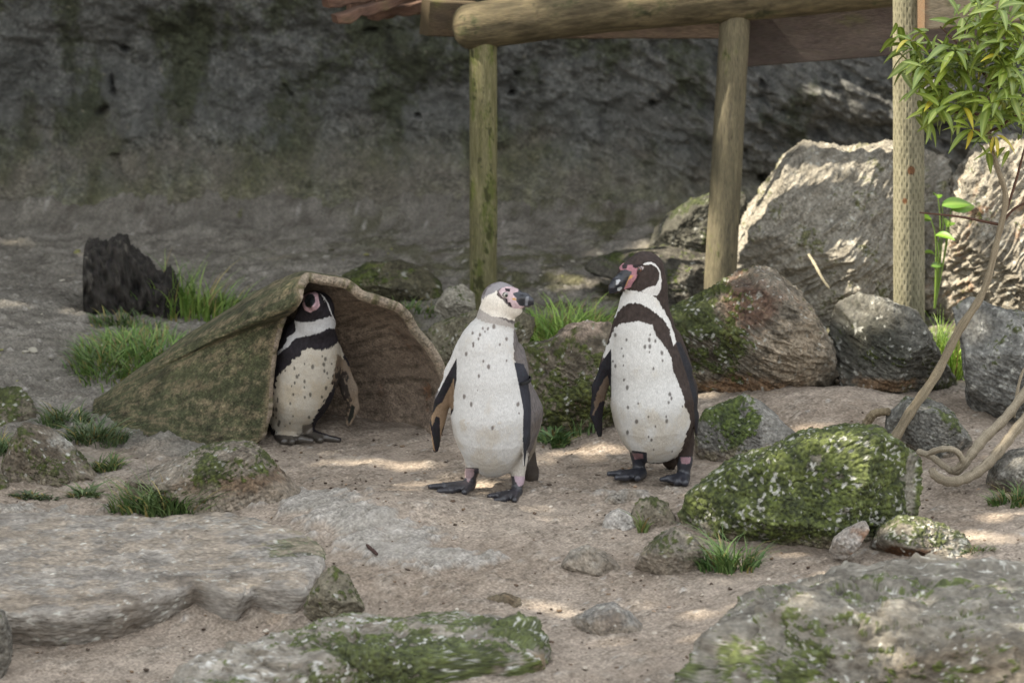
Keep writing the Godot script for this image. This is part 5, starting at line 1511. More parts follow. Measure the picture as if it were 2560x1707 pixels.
	var p2 := [
		[[Vector2(0.2767, 0.4121), Vector2(0.2818, 0.4322), Vector2(0.3026, 0.4448), Vector2(0.3461, 0.4502), Vector2(0.3844, 0.4412), Vector2(0.3908, 0.4143), Vector2(0.4164, 0.3829), Vector2(0.4365, 0.3469), Vector2(0.4399, 0.3108), Vector2(0.457, 0.2747), Vector2(0.4714, 0.2385), Vector2(0.473, 0.2158), Vector2(0.4888, 0.1841), Vector2(0.4921, 0.1659), Vector2(0.4807, 0.1295), Vector2(0.469, 0.0839), Vector2(0.4509, 0.0542), Vector2(0.385, 0.045), Vector2(0.3187, 0.0839), Vector2(0.2566, 0.1659), Vector2(0.251, 0.3559)], "cac8c3", -0.035, 9.0, 0.012],
		[[Vector2(0.2807, 0.4681), Vector2(0.2914, 0.4904), Vector2(0.2955, 0.5127), Vector2(0.3105, 0.5395), Vector2(0.3409, 0.535), Vector2(0.3801, 0.5261), Vector2(0.3954, 0.515), Vector2(0.4175, 0.4792), Vector2(0.4353, 0.4457), Vector2(0.4457, 0.4143), Vector2(0.4512, 0.3919), Vector2(0.4426, 0.3806), Vector2(0.4358, 0.4053), Vector2(0.4325, 0.4278), Vector2(0.4156, 0.4546), Vector2(0.3937, 0.4725), Vector2(0.3718, 0.4882), Vector2(0.3499, 0.5002), Vector2(0.3173, 0.5011), Vector2(0.3022, 0.4913), Vector2(0.2915, 0.477), Vector2(0.2829, 0.4591)], "d2d0cb", -0.06, 9.0, 0.008],
		# head
		[[Vector2(0.3558, 0.6102), Vector2(0.3645, 0.6151), Vector2(0.3792, 0.6169), Vector2(0.3922, 0.6115), Vector2(0.4054, 0.5929), Vector2(0.4096, 0.5662), Vector2(0.4077, 0.5404), Vector2(0.3953, 0.5217), Vector2(0.3714, 0.5261), Vector2(0.3531, 0.535), Vector2(0.3734, 0.5462), Vector2(0.3929, 0.5511), Vector2(0.4022, 0.5671), Vector2(0.4033, 0.5876), Vector2(0.394, 0.6031), Vector2(0.3779, 0.6115), Vector2(0.3628, 0.608)], "ccc9c4", -0.06, 9.0, 0.004],
		[[Vector2(0.2935, 0.6002), Vector2(0.2969, 0.6148), Vector2(0.304, 0.616), Vector2(0.3124, 0.6075), Vector2(0.3243, 0.6099), Vector2(0.3338, 0.6075), Vector2(0.3422, 0.6002), Vector2(0.3411, 0.5904), Vector2(0.34, 0.5831), Vector2(0.3436, 0.5782), Vector2(0.3319, 0.5587), Vector2(0.3248, 0.5465), Vector2(0.3059, 0.5392), Vector2(0.3128, 0.5587), Vector2(0.3175, 0.5709), Vector2(0.3245, 0.5831), Vector2(0.3125, 0.5953), Vector2(0.2971, 0.5941)], "a0737a", -0.05, 9.0, 0.0],
		[[Vector2(0.3422, 0.5953), Vector2(0.3457, 0.6026), Vector2(0.354, 0.6051), Vector2(0.36, 0.602), Vector2(0.3583, 0.5965), Vector2(0.3518, 0.5904), Vector2(0.3447, 0.5904)], "a59a98", -0.05, 9.0, 0.0],
		[[Vector2(0.3005, 0.6075), Vector2(0.3076, 0.6136), Vector2(0.3171, 0.6111), Vector2(0.3125, 0.5978), Vector2(0.3018, 0.5978)], "3a3234", -0.05, 9.0, 0.0],
		[[Vector2(0.3291, 0.6075), Vector2(0.3362, 0.6099), Vector2(0.3552, 0.6099), Vector2(0.3576, 0.6063), Vector2(0.3457, 0.6038), Vector2(0.3386, 0.599), Vector2(0.3315, 0.6014)], "2c2524", -0.05, 9.0, 0.0],
		[[Vector2(0.3424, 0.5807), Vector2(0.3507, 0.5831), Vector2(0.346, 0.5709), Vector2(0.3366, 0.5587), Vector2(0.3296, 0.5514), Vector2(0.3248, 0.549), Vector2(0.3318, 0.5612), Vector2(0.3401, 0.5734)], "2a2220", -0.05, 9.0, 0.0],
		[[Vector2(0.3399, 0.5892), Vector2(0.3447, 0.588), Vector2(0.3471, 0.5831), Vector2(0.3424, 0.5807)], "2a2220", -0.05, 9.0, 0.0],
		[[Vector2(0.3078, 0.5965), Vector2(0.3125, 0.5941), Vector2(0.3268, 0.5904), Vector2(0.3269, 0.5831), Vector2(0.3222, 0.5807), Vector2(0.3175, 0.5685), Vector2(0.3128, 0.5587), Vector2(0.3082, 0.5465), Vector2(0.2987, 0.5392), Vector2(0.269, 0.5257), Vector2(0.2618, 0.5343), Vector2(0.2653, 0.5526), Vector2(0.2723, 0.566), Vector2(0.2865, 0.5831)], "24262c", -9.0, 9.0, 0.0, true],
		[[Vector2(0.2842, 0.566), Vector2(0.2937, 0.5685), Vector2(0.2961, 0.5648), Vector2(0.2891, 0.5538), Vector2(0.2831, 0.5514)], "b0b2b4", 0.0, 9.0, 0.0, true],
		[[Vector2(0.288, 0.5441), Vector2(0.2986, 0.5477), Vector2(0.3011, 0.5441), Vector2(0.294, 0.5355), Vector2(0.288, 0.5367)], "aeb2b2", 0.0, 9.0, 0.0, true],
		[[Vector2(0.3222, 0.5795), Vector2(0.3317, 0.5795), Vector2(0.327, 0.5721), Vector2(0.3187, 0.5673), Vector2(0.3129, 0.5514), Vector2(0.3094, 0.5477), Vector2(0.314, 0.5612)], "c29560", 0.0, 9.0, 0.0],
		# flippers, feet, tail
		[[Vector2(0.2735, 0.3739), Vector2(0.2745, 0.2385), Vector2(0.2609, 0.1841), Vector2(0.2592, 0.1113), Vector2(0.2262, 0.1204), Vector2(0.2081, 0.2204), Vector2(0.2295, 0.3018), Vector2(0.2554, 0.3469)], "252327", -9.0, 0.06, 0.0],
		[[Vector2(0.2645, 0.2973), Vector2(0.2428, 0.2657), Vector2(0.2278, 0.2158), Vector2(0.2237, 0.1795), Vector2(0.2323, 0.1932), Vector2(0.2409, 0.2204), Vector2(0.2562, 0.2249), Vector2(0.2714, 0.2521), Vector2(0.2689, 0.2837)], "66574a", -9.0, 0.06, 0.012],
		[[Vector2(0.2714, 0.2385), Vector2(0.2607, 0.2158), Vector2(0.2522, 0.175), Vector2(0.2555, 0.1977), Vector2(0.2737, 0.2272)], "80705e", -9.0, 0.06, 0.002],
		[[Vector2(0.449, 0.3919), Vector2(0.4643, 0.3919), Vector2(0.5002, 0.3108), Vector2(0.5121, 0.243), Vector2(0.5245, 0.1341), Vector2(0.507, 0.1295), Vector2(0.5014, 0.2204), Vector2(0.483, 0.2928)], "2a2a2e", 0.0, 9.0, 0.0],
		[[Vector2(0.3319, 0.0839), Vector2(0.3715, 0.0793), Vector2(0.3811, -0.0077), Vector2(0.368, -0.0168), Vector2(0.2534, -0.0031), Vector2(0.2576, 0.029), Vector2(0.3279, 0.0336)], "33343a", -9.0, 9.0, 0.0, true],
		[[Vector2(0.332, 0.0757), Vector2(0.3605, 0.0748), Vector2(0.3629, 0.061), Vector2(0.3409, 0.0556)], "8d6d70", -9.0, 9.0, 0.004, true],
		[[Vector2(0.4639, 0.0656), Vector2(0.5035, 0.0656), Vector2(0.5003, -0.026), Vector2(0.4474, -0.0214), Vector2(0.4032, -0.0122), Vector2(0.4074, 0.0061), Vector2(0.4557, 0.0199)], "34353b", -0.03, 9.0, 0.0, true],
		[[Vector2(0.4662, 0.0633), Vector2(0.4969, 0.0633), Vector2(0.4941, 0.0437), Vector2(0.4708, 0.045)], "9a7a80", -0.03, 9.0, 0.004, true],
	]
	var s2 := [Vector2(0.3134, 0.3977), Vector2(0.3773, 0.4121), Vector2(0.3749, 0.3977), Vector2(0.3915, 0.395), Vector2(0.3629, 0.3784), Vector2(0.3764, 0.3797), Vector2(0.3752, 0.3644), Vector2(0.4093, 0.3613), Vector2(0.4112, 0.3401), Vector2(0.301, 0.3739), Vector2(0.3042, 0.3527), Vector2(0.3053, 0.3266), Vector2(0.3065, 0.2846), Vector2(0.3857, 0.3176), Vector2(0.3159, 0.2634), Vector2(0.4315, 0.2453), Vector2(0.4361, 0.2331), Vector2(0.4283, 0.2222), Vector2(0.4674, 0.2104), Vector2(0.3451, 0.219), Vector2(0.3177, 0.2077), Vector2(0.3731, 0.1818), Vector2(0.4217, 0.1823), Vector2(0.4236, 0.1695), Vector2(0.3412, 0.1682), Vector2(0.3931, 0.1545), Vector2(0.3174, 0.1363), Vector2(0.3745, 0.1249), Vector2(0.3825, 0.1158), Vector2(0.3899, 0.0871), Vector2(0.2837, 0.4121), Vector2(0.2773, 0.3379), Vector2(0.2839, 0.3244), Vector2(0.4418, 0.0816)]
	var k2 := thing("penguin", "tall dark-backed penguin with a black breast band and pink face, looking left", "penguin", Vector3(0.3928, -0.001, -0.13), "penguins in the enclosure")
	var skin2 := put("body", null, null, k2)
	skin2.position = -k2.position
	job(skin2, func() -> Dictionary: return penguin(b2, z2, "3c332f", p2, s2, "32271f", 2))
	eyeball(k2, Vector3(0.3489, 0.6081, -0.0825) - k2.position, Vector3(-0.35, 0.1, 0.93), 0.0072, "5a4236")

	# the one in the den, facing out
	var z3 := -0.58
	var b3 := [
		[Vector3(-0.5688, 0.3445, -0.53), 0.0576, Vector3(-0.5897, 0.2647, -0.565), 0.0832, 0.03], [Vector3(-0.5897, 0.2647, -0.565), 0.0832, Vector3(-0.6037, 0.1931, -0.59), 0.0962, 0.03], [Vector3(-0.6037, 0.1931, -0.59), 0.0962, Vector3(-0.6244, 0.125, -0.6), 0.0926, 0.03], [Vector3(-0.6244, 0.125, -0.6), 0.0926, Vector3(-0.6473, 0.0406, -0.62), 0.0663, 0.03], [Vector3(-0.6473, 0.0406, -0.62), 0.0663, Vector3(-0.6646, 0.0009, -0.62), 0.0408, 0.02],
		[Vector3(-0.6173, 0.209, -0.63), 0.0762, Vector3(-0.6486, 0.0853, -0.65), 0.0664, 0.03],
		[Vector3(-0.5617, 0.393, -0.505), 0.0512, Vector3(-0.5652, 0.3585, -0.515), 0.0538, 0.02], [Vector3(-0.5634, 0.4031, -0.495), 0.0474, Vector3(-0.5661, 0.4229, -0.46), 0.031, 0.015], [Vector3(-0.5658, 0.3889, -0.49), 0.0399, Vector3(-0.5663, 0.4089, -0.46), 0.0236, 0.012],
		[Vector3(-0.5657, 0.4266, -0.455), 0.0186, Vector3(-0.5664, 0.4312, -0.425), 0.0124, 0.008], [Vector3(-0.5664, 0.4312, -0.425), 0.0124, Vector3(-0.5652, 0.4296, -0.405), 0.0062, 0.005], [Vector3(-0.5659, 0.4152, -0.455), 0.0137, Vector3(-0.565, 0.421, -0.42), 0.0074, 0.006],
		[Vector3(-0.6514, 0.0263, -0.6), 0.028, Vector3(-0.6657, -0.0011, -0.58), 0.0178, 0.015], [Vector3(-0.6658, -0.0038, -0.58), 0.014, Vector3(-0.6143, 0.0024, -0.53), 0.0101, 0.01], [Vector3(-0.6143, 0.0024, -0.53), 0.0101, Vector3(-0.5821, -0.0001, -0.52), 0.0076, 0.005], [Vector3(-0.6676, -0.0036, -0.57), 0.014, Vector3(-0.639, -0.0027, -0.52), 0.0101, 0.01], [Vector3(-0.6803, -0.0023, -0.57), 0.014, Vector3(-0.665, -0.0055, -0.53), 0.0101, 0.01],
		[Vector3(-0.6059, 0.0433, -0.61), 0.028, Vector3(-0.5982, 0.0065, -0.6), 0.0178, 0.015], [Vector3(-0.598, 0.0039, -0.595), 0.014, Vector3(-0.5465, -0.0008, -0.56), 0.0101, 0.01], [Vector3(-0.5465, -0.0008, -0.56), 0.0101, Vector3(-0.5042, -0.0059, -0.55), 0.0076, 0.005], [Vector3(-0.5901, 0, -0.59), 0.014, Vector3(-0.558, -0.0031, -0.54), 0.0101, 0.01],
		[Vector3(-0.5248, 0.2443, -0.62), 0.0304, Vector3(-0.4995, 0.201, -0.61), 0.0266, 0.02, Vector3(-0.5,0.1,0.85), 1.6], [Vector3(-0.4995, 0.201, -0.61), 0.0254, Vector3(-0.4745, 0.1316, -0.6), 0.0279, 0.01, Vector3(-0.4,0.1,0.9), 3.0], [Vector3(-0.4745, 0.1316, -0.6), 0.0279, Vector3(-0.4647, 0.0803, -0.595), 0.0216, 0.006, Vector3(-0.4,0,0.9), 3.4], [Vector3(-0.4647, 0.0803, -0.595), 0.0216, Vector3(-0.4765, 0.0356, -0.59), 0.0102, 0.005, Vector3(-0.4,0,0.9), 3.0],
		[Vector3(-0.6812, 0.2261, -0.64), 0.0305, Vector3(-0.7041, 0.146, -0.62), 0.028, 0.02, Vector3(1,0,0.3), 2.0], [Vector3(-0.7041, 0.146, -0.62), 0.028, Vector3(-0.7103, 0.0433, -0.61), 0.0115, 0.01, Vector3(1,0,0.3), 3.0],
	]
	var p3 := [
		[[Vector2(-0.6864, 0.1379), Vector2(-0.6973, 0.1026), Vector2(-0.7047, 0.0672), Vector2(-0.7087, 0.0353), Vector2(-0.6887, 0.0069), Vector2(-0.6856, -0.0108), Vector2(-0.6342, -0.0108), Vector2(-0.5927, 0.0211), Vector2(-0.5332, 0.1203), Vector2(-0.4843, 0.2084), Vector2(-0.497, 0.2786), Vector2(-0.5073, 0.2768), Vector2(-0.5211, 0.261), Vector2(-0.5517, 0.2558), Vector2(-0.5789, 0.261), Vector2(-0.5993, 0.2575), Vector2(-0.6064, 0.2365), Vector2(-0.6269, 0.2312), Vector2(-0.6409, 0.2119), Vector2(-0.6616, 0.1943), Vector2(-0.6789, 0.1767)], "b9b2a4", -0.03, 9.0, 0.016],
		[[Vector2(-0.6252, 0.3433), Vector2(-0.6049, 0.338), Vector2(-0.5777, 0.3387), Vector2(-0.5437, 0.3467), Vector2(-0.5198, 0.3572), Vector2(-0.5064, 0.3415), Vector2(-0.4965, 0.3171), Vector2(-0.5237, 0.3205), Vector2(-0.551, 0.3066), Vector2(-0.5783, 0.2978), Vector2(-0.6055, 0.2961), Vector2(-0.6261, 0.2873), Vector2(-0.6434, 0.2645), Vector2(-0.6537, 0.261), Vector2(-0.6744, 0.24), Vector2(-0.6777, 0.2505), Vector2(-0.657, 0.2645), Vector2(-0.6464, 0.2926), Vector2(-0.6223, 0.3101)], "bcbcbc", -0.06, 9.0, 0.010],
		[[Vector2(-0.5494, 0.4234), Vector2(-0.536, 0.413), Vector2(-0.5227, 0.3903), Vector2(-0.5163, 0.3659), Vector2(-0.5064, 0.3415), Vector2(-0.5131, 0.3485), Vector2(-0.5213, 0.3729), Vector2(-0.5294, 0.3973)], "d0d0d0", -0.09, 9.0, 0.003],
		[[Vector2(-0.5988, 0.4043), Vector2(-0.5969, 0.4182), Vector2(-0.5832, 0.4269), Vector2(-0.5629, 0.4286), Vector2(-0.5528, 0.4217), Vector2(-0.5497, 0.4043), Vector2(-0.5465, 0.3869), Vector2(-0.5552, 0.3747), Vector2(-0.5739, 0.3659), Vector2(-0.5908, 0.3729), Vector2(-0.5973, 0.3869)], "b99aa0", 0.0, 9.0, 0.0],
		[[Vector2(-0.5921, 0.4008), Vector2(-0.5868, 0.4147), Vector2(-0.5799, 0.4199), Vector2(-0.5697, 0.4217), Vector2(-0.5614, 0.413), Vector2(-0.5582, 0.3973), Vector2(-0.5635, 0.3869), Vector2(-0.572, 0.3799), Vector2(-0.5872, 0.3834)], "26282a", 0.0, 9.0, 0.0, true],
		[[Vector2(-0.5043, 0.2435), Vector2(-0.4841, 0.2224), Vector2(-0.4541, 0.1732), Vector2(-0.4377, 0.1097), Vector2(-0.4522, 0.0389), Vector2(-0.4797, 0.0247), Vector2(-0.4931, 0.0495), Vector2(-0.4925, 0.0955), Vector2(-0.5224, 0.1591), Vector2(-0.508, 0.2224)], "75685a", -9.0, 9.0, 0.012],
		[[Vector2(-0.5047, 0.2084), Vector2(-0.4846, 0.1873), Vector2(-0.4749, 0.145), Vector2(-0.4719, 0.1097), Vector2(-0.4761, 0.046), Vector2(-0.4864, 0.0389), Vector2(-0.4892, 0.092), Vector2(-0.5191, 0.1556)], "352f2b", -9.0, 9.0, 0.05],
		[[Vector2(-0.4669, 0.0955), Vector2(-0.4585, 0.0849), Vector2(-0.4622, 0.0566), Vector2(-0.4762, 0.0318), Vector2(-0.4795, 0.046)], "23211f", -9.0, 9.0, 0.004],
		[[Vector2(-0.7265, 0.0016), Vector2(-0.6785, 0.0016), Vector2(-0.6272, -0.0019), Vector2(-0.5826, 0.0105), Vector2(-0.5007, -0.0108), Vector2(-0.4942, -0.0357), Vector2(-0.7306, -0.0357)], "4b4640", -9.0, 9.0, 0.004, true],
		[[Vector2(-0.6096, 0.0318), Vector2(-0.5822, 0.0353), Vector2(-0.5826, 0.0069), Vector2(-0.6101, -0.0002)], "6a6258", -9.0, 9.0, 0.01, true],
	]
	var s3 := [Vector2(-0.5962, 0.2154), Vector2(-0.5739, 0.2066), Vector2(-0.6257, 0.202), Vector2(-0.5452, 0.2382), Vector2(-0.5368, 0.2294), Vector2(-0.5421, 0.2136), Vector2(-0.5407, 0.1943), Vector2(-0.5333, 0.1873), Vector2(-0.6134, 0.182), Vector2(-0.6193, 0.1774), Vector2(-0.5974, 0.1633), Vector2(-0.6261, 0.1591), Vector2(-0.6358, 0.1492), Vector2(-0.5983, 0.145), Vector2(-0.631, 0.1245), Vector2(-0.5826, 0.1238), Vector2(-0.5981, 0.116), Vector2(-0.641, 0.0973), Vector2(-0.6341, 0.0594), Vector2(-0.6448, 0.0371), Vector2(-0.6784, 0.1097), Vector2(-0.6785, 0.1026), Vector2(-0.6926, 0.0796), Vector2(-0.6841, 0.0779), Vector2(-0.6946, 0.0619), Vector2(-0.6862, 0.0531), Vector2(-0.6762, 0.0407), Vector2(-0.6804, 0.0318), Vector2(-0.5887, 0.0548), Vector2(-0.538, 0.1432), Vector2(-0.5503, 0.1167), Vector2(-0.52, 0.2154), Vector2(-0.5307, 0.1732), Vector2(-0.6538, 0.195), Vector2(-0.6599, 0.0282)]
	var k3 := thing("penguin", "dark-headed penguin standing inside the clay den facing the camera", "penguin", Vector3(-0.619, -0.0173, -0.6), "penguins in the enclosure")
	var skin3 := put("body", null, null, k3)
	skin3.position = -k3.position
	job(skin3, func() -> Dictionary: return penguin(b3, z3, "29262a", p3, s3, "2c2926", 3))
	eyeball(k3, Vector3(-0.5388, 0.431, -0.4635) - k3.position, Vector3(0.6, 0.1, 0.8), 0.0063, "b0aca4")
	eyeball(k3, Vector3(-0.5935, 0.4273, -0.463) - k3.position, Vector3(-0.6, 0.1, 0.8), 0.0063, "b0aca4")


func flipper_band(parent: Node3D, at: Vector3) -> void:
	var v := PackedVector3Array()
	var n := PackedVector3Array()
	var c := PackedColorArray()
	var nu := 40
	var ring := [Vector2(0.0, -0.0048), Vector2(0.0022, -0.0042), Vector2(0.0022, 0.0042), Vector2(0.0, 0.0048), Vector2(-0.0015, 0.0)]
	for j in ring.size() + 1:
		var q: Vector2 = ring[j % ring.size()]
		for i in nu:
			var a := TAU * i / nu
			var d := Vector3(cos(a), 0, sin(a))
			v.append(Vector3(d.x * (0.0175 + q.x), q.y + 0.004 * d.x, d.z * (0.034 + q.x)))
			c.append(lin("17181b"))
	var ix := grid_index(nu, ring.size() + 1, true, true)
	n = normals_of(v, ix)
	var o := put("flipper_band", array_mesh(v, n, ix, c), mats["plain"], parent)
	o.position = at
	o.set_meta("label", "black plastic identification band round the flipper")


# ---- grass: every tuft a bunch of bent blades
func blades(count: int, rx: float, rz: float, h0: float, h1: float, lean: float, a: String, b: String, sd: int, centre: Vector3, wide := 0.0023) -> ArrayMesh:
	var r := RandomNumberGenerator.new()
	r.seed = 4000 + sd
	var v := PackedVector3Array()
	var c := PackedColorArray()
	var ix := PackedInt32Array()
	var ca := lin(a)
	var cb := lin(b)
	var straw := lin("8f8550")
	var soft: FastNoiseLite = nz["soft"]
	for k in count:
		var an := r.randf() * TAU
		var q := sqrt(r.randf()) * 1.12
		var ox := cos(an) * q * rx
		var oz := sin(an) * q * rz
		# grows in bunches, thinning out unevenly
		if soft.get_noise_2d((centre.x + ox) * 17.0, (centre.z + oz) * 17.0) + 0.55 - 0.6 * q + r.randf_range(-0.25, 0.25) < 0.0:
			continue
		var root := Vector3(ox, gy(centre.x + ox, centre.z + oz) - centre.y - 0.004, oz)
		var h := lerpf(h0, h1, pow(r.randf(), 1.8)) * 1.25 * (1.0 - 0.4 * q * q)
		var dir := Vector3(ox / rx + r.randf_range(-0.8, 0.8), 0, oz / rz + r.randf_range(-0.8, 0.8)).normalized()
		var bend := lean * r.randf_range(0.3, 1.3) * h
		var w := wide * r.randf_range(0.45, 1.5)
		var side := dir.cross(Vector3.UP).rotated(Vector3.UP, r.randf_range(-1.2, 1.2)).normalized()
		var col := ca.lerp(cb, r.randf())
		if r.randf() < 0.13:
			col = straw.lerp(lin("6b5a38"), r.randf())
		col = col * r.randf_range(0.7, 1.15)
		var first := v.size()
		var segs := 5
		for s in segs + 1:
			var t := float(s) / segs
			var p := root + Vector3.UP * h * (t - 0.28 * lean * t * t * t) + dir * bend * t * t
			var ww := w * (1.0 - pow(t, 1.8)) + 0.0002
			v.append(p - side * ww)
			v.append(p + side * ww)
			var cc := col * (1.0 + 0.0 * t)
			c.append(cc)
			c.append(cc)
			if s > 0:
				var e := first + s * 2
				ix.append_array([e - 2, e, e - 1, e - 1, e, e + 1])
	return array_mesh(v, normals_of(v, ix), ix, c)


func tuft(label: String, at: Vector3, count: int, rx: float, rz: float, h0: float, h1: float, lean: float, a: String, b: String, sd: int, kind := "", wide := 0.0023) -> void:
	var p := at_ground(at.x, at.z)
	var o := put("grass_tuft" if kind == "" else "grass", blades(count, rx, rz, h0, h1, lean, a, b, sd, p, wide), mats["blade"])
	o.position = p
	tag(o, label, "grass", "", kind)


# a pointed leaf with a fold along its middle and a droop, tip along +x
func leaf_mesh(length: float, width: float, droop: float, a: String, b: String) -> ArrayMesh:
	var v := PackedVector3Array()
	var c := PackedColorArray()
	var n := 9
	var ca := lin(a)
	var cb := lin(b)
	for i in n:
		var t := float(i) / (n - 1)
		var w := width * 0.5 * pow(sin(PI * clampf(t * 0.93 + 0.05, 0.0, 1.0)), 0.8) * (1.0 - 0.25 * t)
		var y := -droop * length * t * t
		for s in 5:
			var k := (s - 2) / 2.0
			v.append(Vector3(t * length, y + absf(k) * w * 0.35, k * w))
			c.append(cb if s == 2 else ca.lerp(cb, 0.25 * t))
	var ix := grid_index(5, n, false)
	return array_mesh(v, normals_of(v, ix), ix, c)


func stem(pts: Array, radii: Array, a: String, b: String, sd: int, al := -0.3) -> ArrayMesh:
	var fine: Array = []
	var rr: Array = []
	var m := (pts.size() - 1) * 6
	for i in m + 1:
		var t := float(i) / m
		fine.append(spline(pts, t))
		var f := t * (radii.size() - 1)
		var k := mini(int(f), radii.size() - 2)
		rr.append(lerpf(radii[k], radii[k + 1], f - k) * (1.0 + 0.10 * sin(i * 1.9 + sd)))
	return round_bar(fine, rr, 22, m * 6, {"a": a, "b": b, "al": al, "seed": sd, "knobby": 0.16})


func build_plants() -> void:
	# tufts
	tuft("bright tall grass growing round the dark stump behind the den", Vector3(-1.0993, 0, -2.0043), 930, 0.2, 0.12, 0.06, 0.2, 0.7, "476728", "7d9348", 1)
	tuft("bushy green grass behind the far slope of the clay den", Vector3(-1.1514, 0, -1.2822), 1950, 0.2, 0.3, 0.05, 0.105, 0.9, "3f5e28", "758c48", 2)
	tuft("loose green grass on the grey slope left of the clay den", Vector3(-1.2677, 0, -1.1752), 570, 0.1, 0.14, 0.04, 0.11, 1.0, "324a21", "5e703d", 3)
	tuft("short grass between the stump and the clay den", Vector3(-0.9911, 0, -2.0977), 570, 0.13, 0.10, 0.03, 0.09, 0.9, "395122", "65753f", 4)
	tuft("low grass under the stump on the grey slope", Vector3(-1.2574, 0, -1.7333), 390, 0.12, 0.1, 0.03, 0.07, 1.0, "324522", "57683a", 5)
	tuft("rounded grass clump at the left tail of the clay den", Vector3(-1.2088, 0, -0.4827), 630, 0.085, 0.07, 0.04, 0.09, 1.1, "344629", "626f4c", 6)
	tuft("thin grass clump behind the wedge-shaped rock", Vector3(-1.3187, 0, -0.6471), 390, 0.08, 0.06, 0.04, 0.09, 1.0, "344629", "5e6e46", 7)
	tuft("small grass clump on bare sand below the tail of the den", Vector3(-1.1414, 0, -0.2351), 255, 0.045, 0.035, 0.02, 0.06, 1.2, "3a4b29", "627143", 8)
	tuft("grass sprouting at the left picture edge behind the wedge-shaped rock", Vector3(-1.462, 0, -0.3686), 210, 0.05, 0.05, 0.03, 0.07, 1.0, "334628", "596a41", 9)
	tuft("wide grass clump in front of the tent-shaped rock", Vector3(-0.9401, 0, 0.2043), 780, 0.135, 0.05, 0.05, 0.125, 1.0, "334823", "6a7a4a", 10)
	tuft("creeping weed at the right foot of the wedge-shaped rock", Vector3(-1.1687, 0, 0.0335), 195, 0.04, 0.03, 0.02, 0.05, 1.4, "3a482c", "5d6a45", 11, "", 0.0045)
	tuft("flat weed in the sand in front of the wedge-shaped rock", Vector3(-1.3045, 0, 0.0418), 165, 0.06, 0.025, 0.012, 0.03, 1.6, "36412b", "545f42", 12, "", 0.005)
	tuft("lush bright grass behind the mossy rocks between the two standing penguins", Vector3(0.1671, 0, -1.6169), 2250, 0.19, 0.26, 0.06, 0.17, 0.8, "4c6e29", "8ba24e", 13)
	tuft("tall thin grass blades at the foot of the hump-topped mossy rock", Vector3(0.2019, 0, -0.5759), 105, 0.05, 0.03, 0.06, 0.13, 0.6, "475f38", "6f8053", 14)
	tuft("weedy green clump beside the tail of the pale penguin", Vector3(0.1185, 0, -0.5058), 255, 0.045, 0.035, 0.03, 0.07, 1.1, "344d28", "5f7346", 15, "", 0.005)
	tuft("small patch of grass behind the rim of the clay den", Vector3(-0.3607, 0, -2.0977), 390, 0.14, 0.08, 0.02, 0.06, 0.9, "395122", "65753f", 16)
	tuft("bright sunlit grass between the right post and the tall grey rock", Vector3(1.346, 0, -1.2822), 930, 0.075, 0.12, 0.08, 0.2, 0.5, "678930", "9db452", 17)
	tuft("grass in front of the largest mossy rock, beside the sandy rounded rock", Vector3(0.5524, 0, 0.6879), 540, 0.07, 0.045, 0.05, 0.12, 1.0, "345127", "697e4a", 18)
	tuft("small grass tuft in the sand below the moss-capped rock", Vector3(1.1923, 0, 0.623), 135, 0.04, 0.02, 0.012, 0.035, 1.2, "4c5f31", "74804f", 19)
	tuft("grass tuft cut off by the right picture edge below the round grey rock", Vector3(1.3552, 0, 0.2043), 390, 0.07, 0.04, 0.03, 0.075, 1.0, "344d23", "5e723e", 20)
	tuft("few blades growing out of the knobbly moss-topped stone", Vector3(0.3452, 0, 0.4072), 39, 0.012, 0.012, 0.03, 0.07, 0.7, "4b5b2e", "6c7644", 21)
	tuft("grass in the gap between the grey rock and the middle boulder", Vector3(1.2364, 0, -2.2245), 180, 0.06, 0.06, 0.03, 0.09, 0.8, "486527", "718441", 22)

	# bright broad-leaved weed behind the right post
	var weed := thing("leafy_weed", "bright yellow-green broad-leaved weed behind the right post", "plant", Vector3(1.3608, 0.2297, -1.62))
	var w0 := weed.position
	for q in [[Vector3(1.3714, 0.4761, -1.6), 0.2, 0.9], [Vector3(1.3383, 0.4266, -1.6), 2.6, 0.8], [Vector3(1.3996, 0.462, -1.6), 0.5, 0.9], [Vector3(1.3537, 0.3769, -1.6), -0.8, 0.7], [Vector3(1.3875, 0.4053, -1.6), 1.3, 0.9], [Vector3(1.3529, 0.3128, -1.6), 2.2, 0.5], [Vector3(1.3429, 0.2772, -1.6), 0.4, 0.45], [Vector3(1.3583, 0.4973, -1.6), 1.6, 0.7]]:
		var tip: Vector3 = q[0]
		put("stalk", stem([Vector3(0, -0.1, 0), (tip - w0) * 0.6 + Vector3(0.01, 0.0, 0), tip - w0], [0.003, 0.002, 0.0015], "4c6422", "687e38", weed.get_child_count()), mats["leaf"], weed)
		var lf := put("leaf", leaf_mesh(0.10 * q[2], 0.05 * q[2], 0.45, "48681c", "6c8632"), mats["leaf"], weed)
		lf.position = tip - w0
		lf.rotation = Vector3(0.7 + 0.4 * sin(q[1] * 3.0), q[1], 0.35)

	# the shrub: leaning stem, twigs, whorls of long leaves
	var shrub := thing("shrub", "leaning shrub with a bare crooked stem and a crown of long glossy leaves", "shrub", Vector3(1.0793, 0.0722, -0.3))
	var s0 := shrub.position
